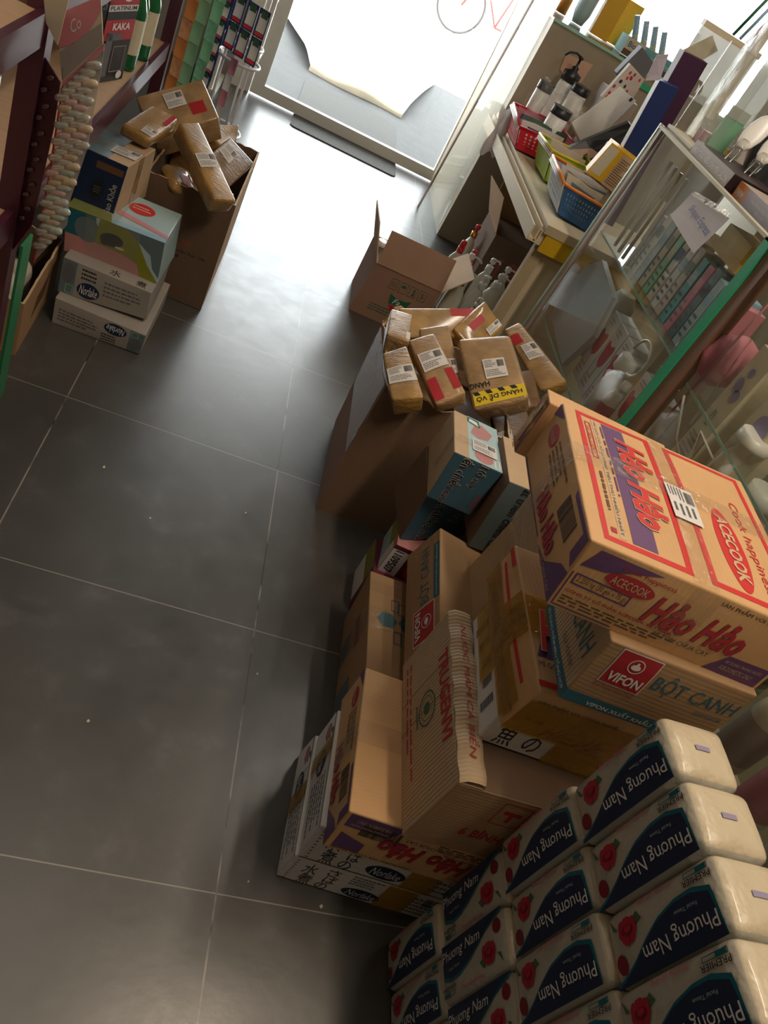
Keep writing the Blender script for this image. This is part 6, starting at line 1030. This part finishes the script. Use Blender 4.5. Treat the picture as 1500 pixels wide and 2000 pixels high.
for k in range(3): m = MB(); m.lathe([(.018, 0), (.020, .01), (.020, .09), (.012, .11)], 'red_bright', Matrix.Translation((.84 + .03 * k, .12 - .06 * k, 1.18)) @ Matrix.Rotation(.5, 4, 'Y'), 14); single(m, 'red_tube', 'glossy red tube in the box marked new, %s' % ('farthest', 'middle', 'nearest')[k], 'tube', (.84 + .03 * k, .12 - .06 * k, 1.18), 'red tubes in the new box')
# acrylic display rack on the case
t = thing('acrylic_rack', 'clear acrylic display rack with cream shelf bars on the glass case', 'rack', (1.0, .9, 1.166))
m = MB(); m.box((.80, .50, 1.166), (.806, .725, 1.50), 'acrylic'); m.box((.76, .72, 1.166), (1.22, .726, 1.42), 'acrylic'); m.box((1.1, .45, 1.166), (1.106, .72, 1.7), 'acrylic'); m.build('panel', t)
m = MB(); m.box((.74, .50, 1.163), (.80, .725, 1.172), 'label_cream'); m.box((.80, .69, 1.163), (1.15, .725, 1.170), 'label_cream'); m.build('base', t)
m = MB(); m.box((.82, .70, 1.172), (1.16, .72, 1.192), 'mustard'); m.build('yellow_bar', t)
t = thing('plastic_shelf_unit', 'greyish plastic display shelf with cream bars behind the end of the glass case', 'shelf', (1.0, 1.3, .72))
m = MB(); m.box((.93, 1.40, .716), (1.18, 1.405, 1.42), 'grey_acrylic'); m.build('panel', t)
m = MB(); m.box((1.18, 1.0, .716), (1.19, 1.33, 1.60), 'grey_acrylic'); m.build('side_panel', t)
for z in (1.43, 1.62): m = MB(); m.box((.885, 1.28, z - .012), (1.13, 1.31, z + .008), 'cream_paint'); m.build('shelf_bar', t)
m = MB(); m.box((1.07, 1.25, 1.2), (1.10, 1.28, 1.75), 'cream_paint'); m.build('upright', t)
m = MB(); m.prism([(.82, .60, 1.168), (.88, .60, 1.168), (.885, .60, 1.27), (.825, .60, 1.27)], (0, 1, 0), .015, 'mint'); m.prism([(.825, .599, 1.27), (.885, .599, 1.27), (.885, .599, 1.30), (.825, .599, 1.30)], (0, 1, 0), .012, 'green_pearl'); single(m, 'green_packet', 'green and white packet standing in the acrylic rack', 'packet', (.85, .6, 1.168))
m = MB(); m.box((.80, .63, 1.168), (.84, .66, 1.21), 'pink_soft'); single(m, 'pink_packet', 'small pink and white packet at the foot of the acrylic rack', 'packet', (.82, .64, 1.168))
m = MB(); m.grid(lambda u, v: V((.78 + .22 * u, .60 + .1 * v + .01 * sin(9 * u), 1.175 + .12 * v + .02 * sin(11 * u + 5 * v))), [i / 10 for i in range(11)], [i / 10 for i in range(11)], 'plastic_wrap', True); single(m, 'plastic_film', 'crumpled clear film lying in the acrylic rack', 'plastic', (.9, .65, 1.17))
for k in range(3): m = MB(); m.tube([(1.0 + .03 * k, 1.29, 1.44), (1.04 + .03 * k, 1.29, 1.60)], .006, ('green_print', 'sky_print', 'pink_soft')[k]); single(m, 'pencil', '%s pencil on the cream bar of the acrylic rack' % ('green', 'blue', 'pink')[k], 'pencil', (1.0 + .03 * k, 1.29, 1.44), 'pencils on the rack')
# bits on the floor
for k, (x, y, s, c) in enumerate(((.55, 0, .003, 'label_white'),)): pass
for k, (x, y) in enumerate(((-.445, -.225), (-.295, -.93), (.02, -.72), (.198, -1.19), (.30, -1.52), (-.07, -.22), (-.30, -.35), (.055, -1.17))):
    m = MB(); s = (.004, .0035, .003, .004, .006, .003, .003, .002)[k]; m.mesh([(x - s, y, .001), (x, y - s, .001), (x + s, y + s * .3, .001), (x, y + s, .0015 + s * .6)], [(0, 1, 2), (0, 3, 1), (1, 3, 2), (0, 2, 3)], 'label_cream')
    single(m, 'debris_crumb', 'tiny pale crumb on the dark floor tiles, %s' % ('left by the crossing', 'lower left', 'near the right grout line', 'near the white cartons', 'lowest right', 'middle', 'upper left middle', 'by the grout line')[k], 'crumb', (x, y, 0), 'crumbs on the floor')
for o in list(bpy.data.objects):
    if '_o' in o: del o['_o']
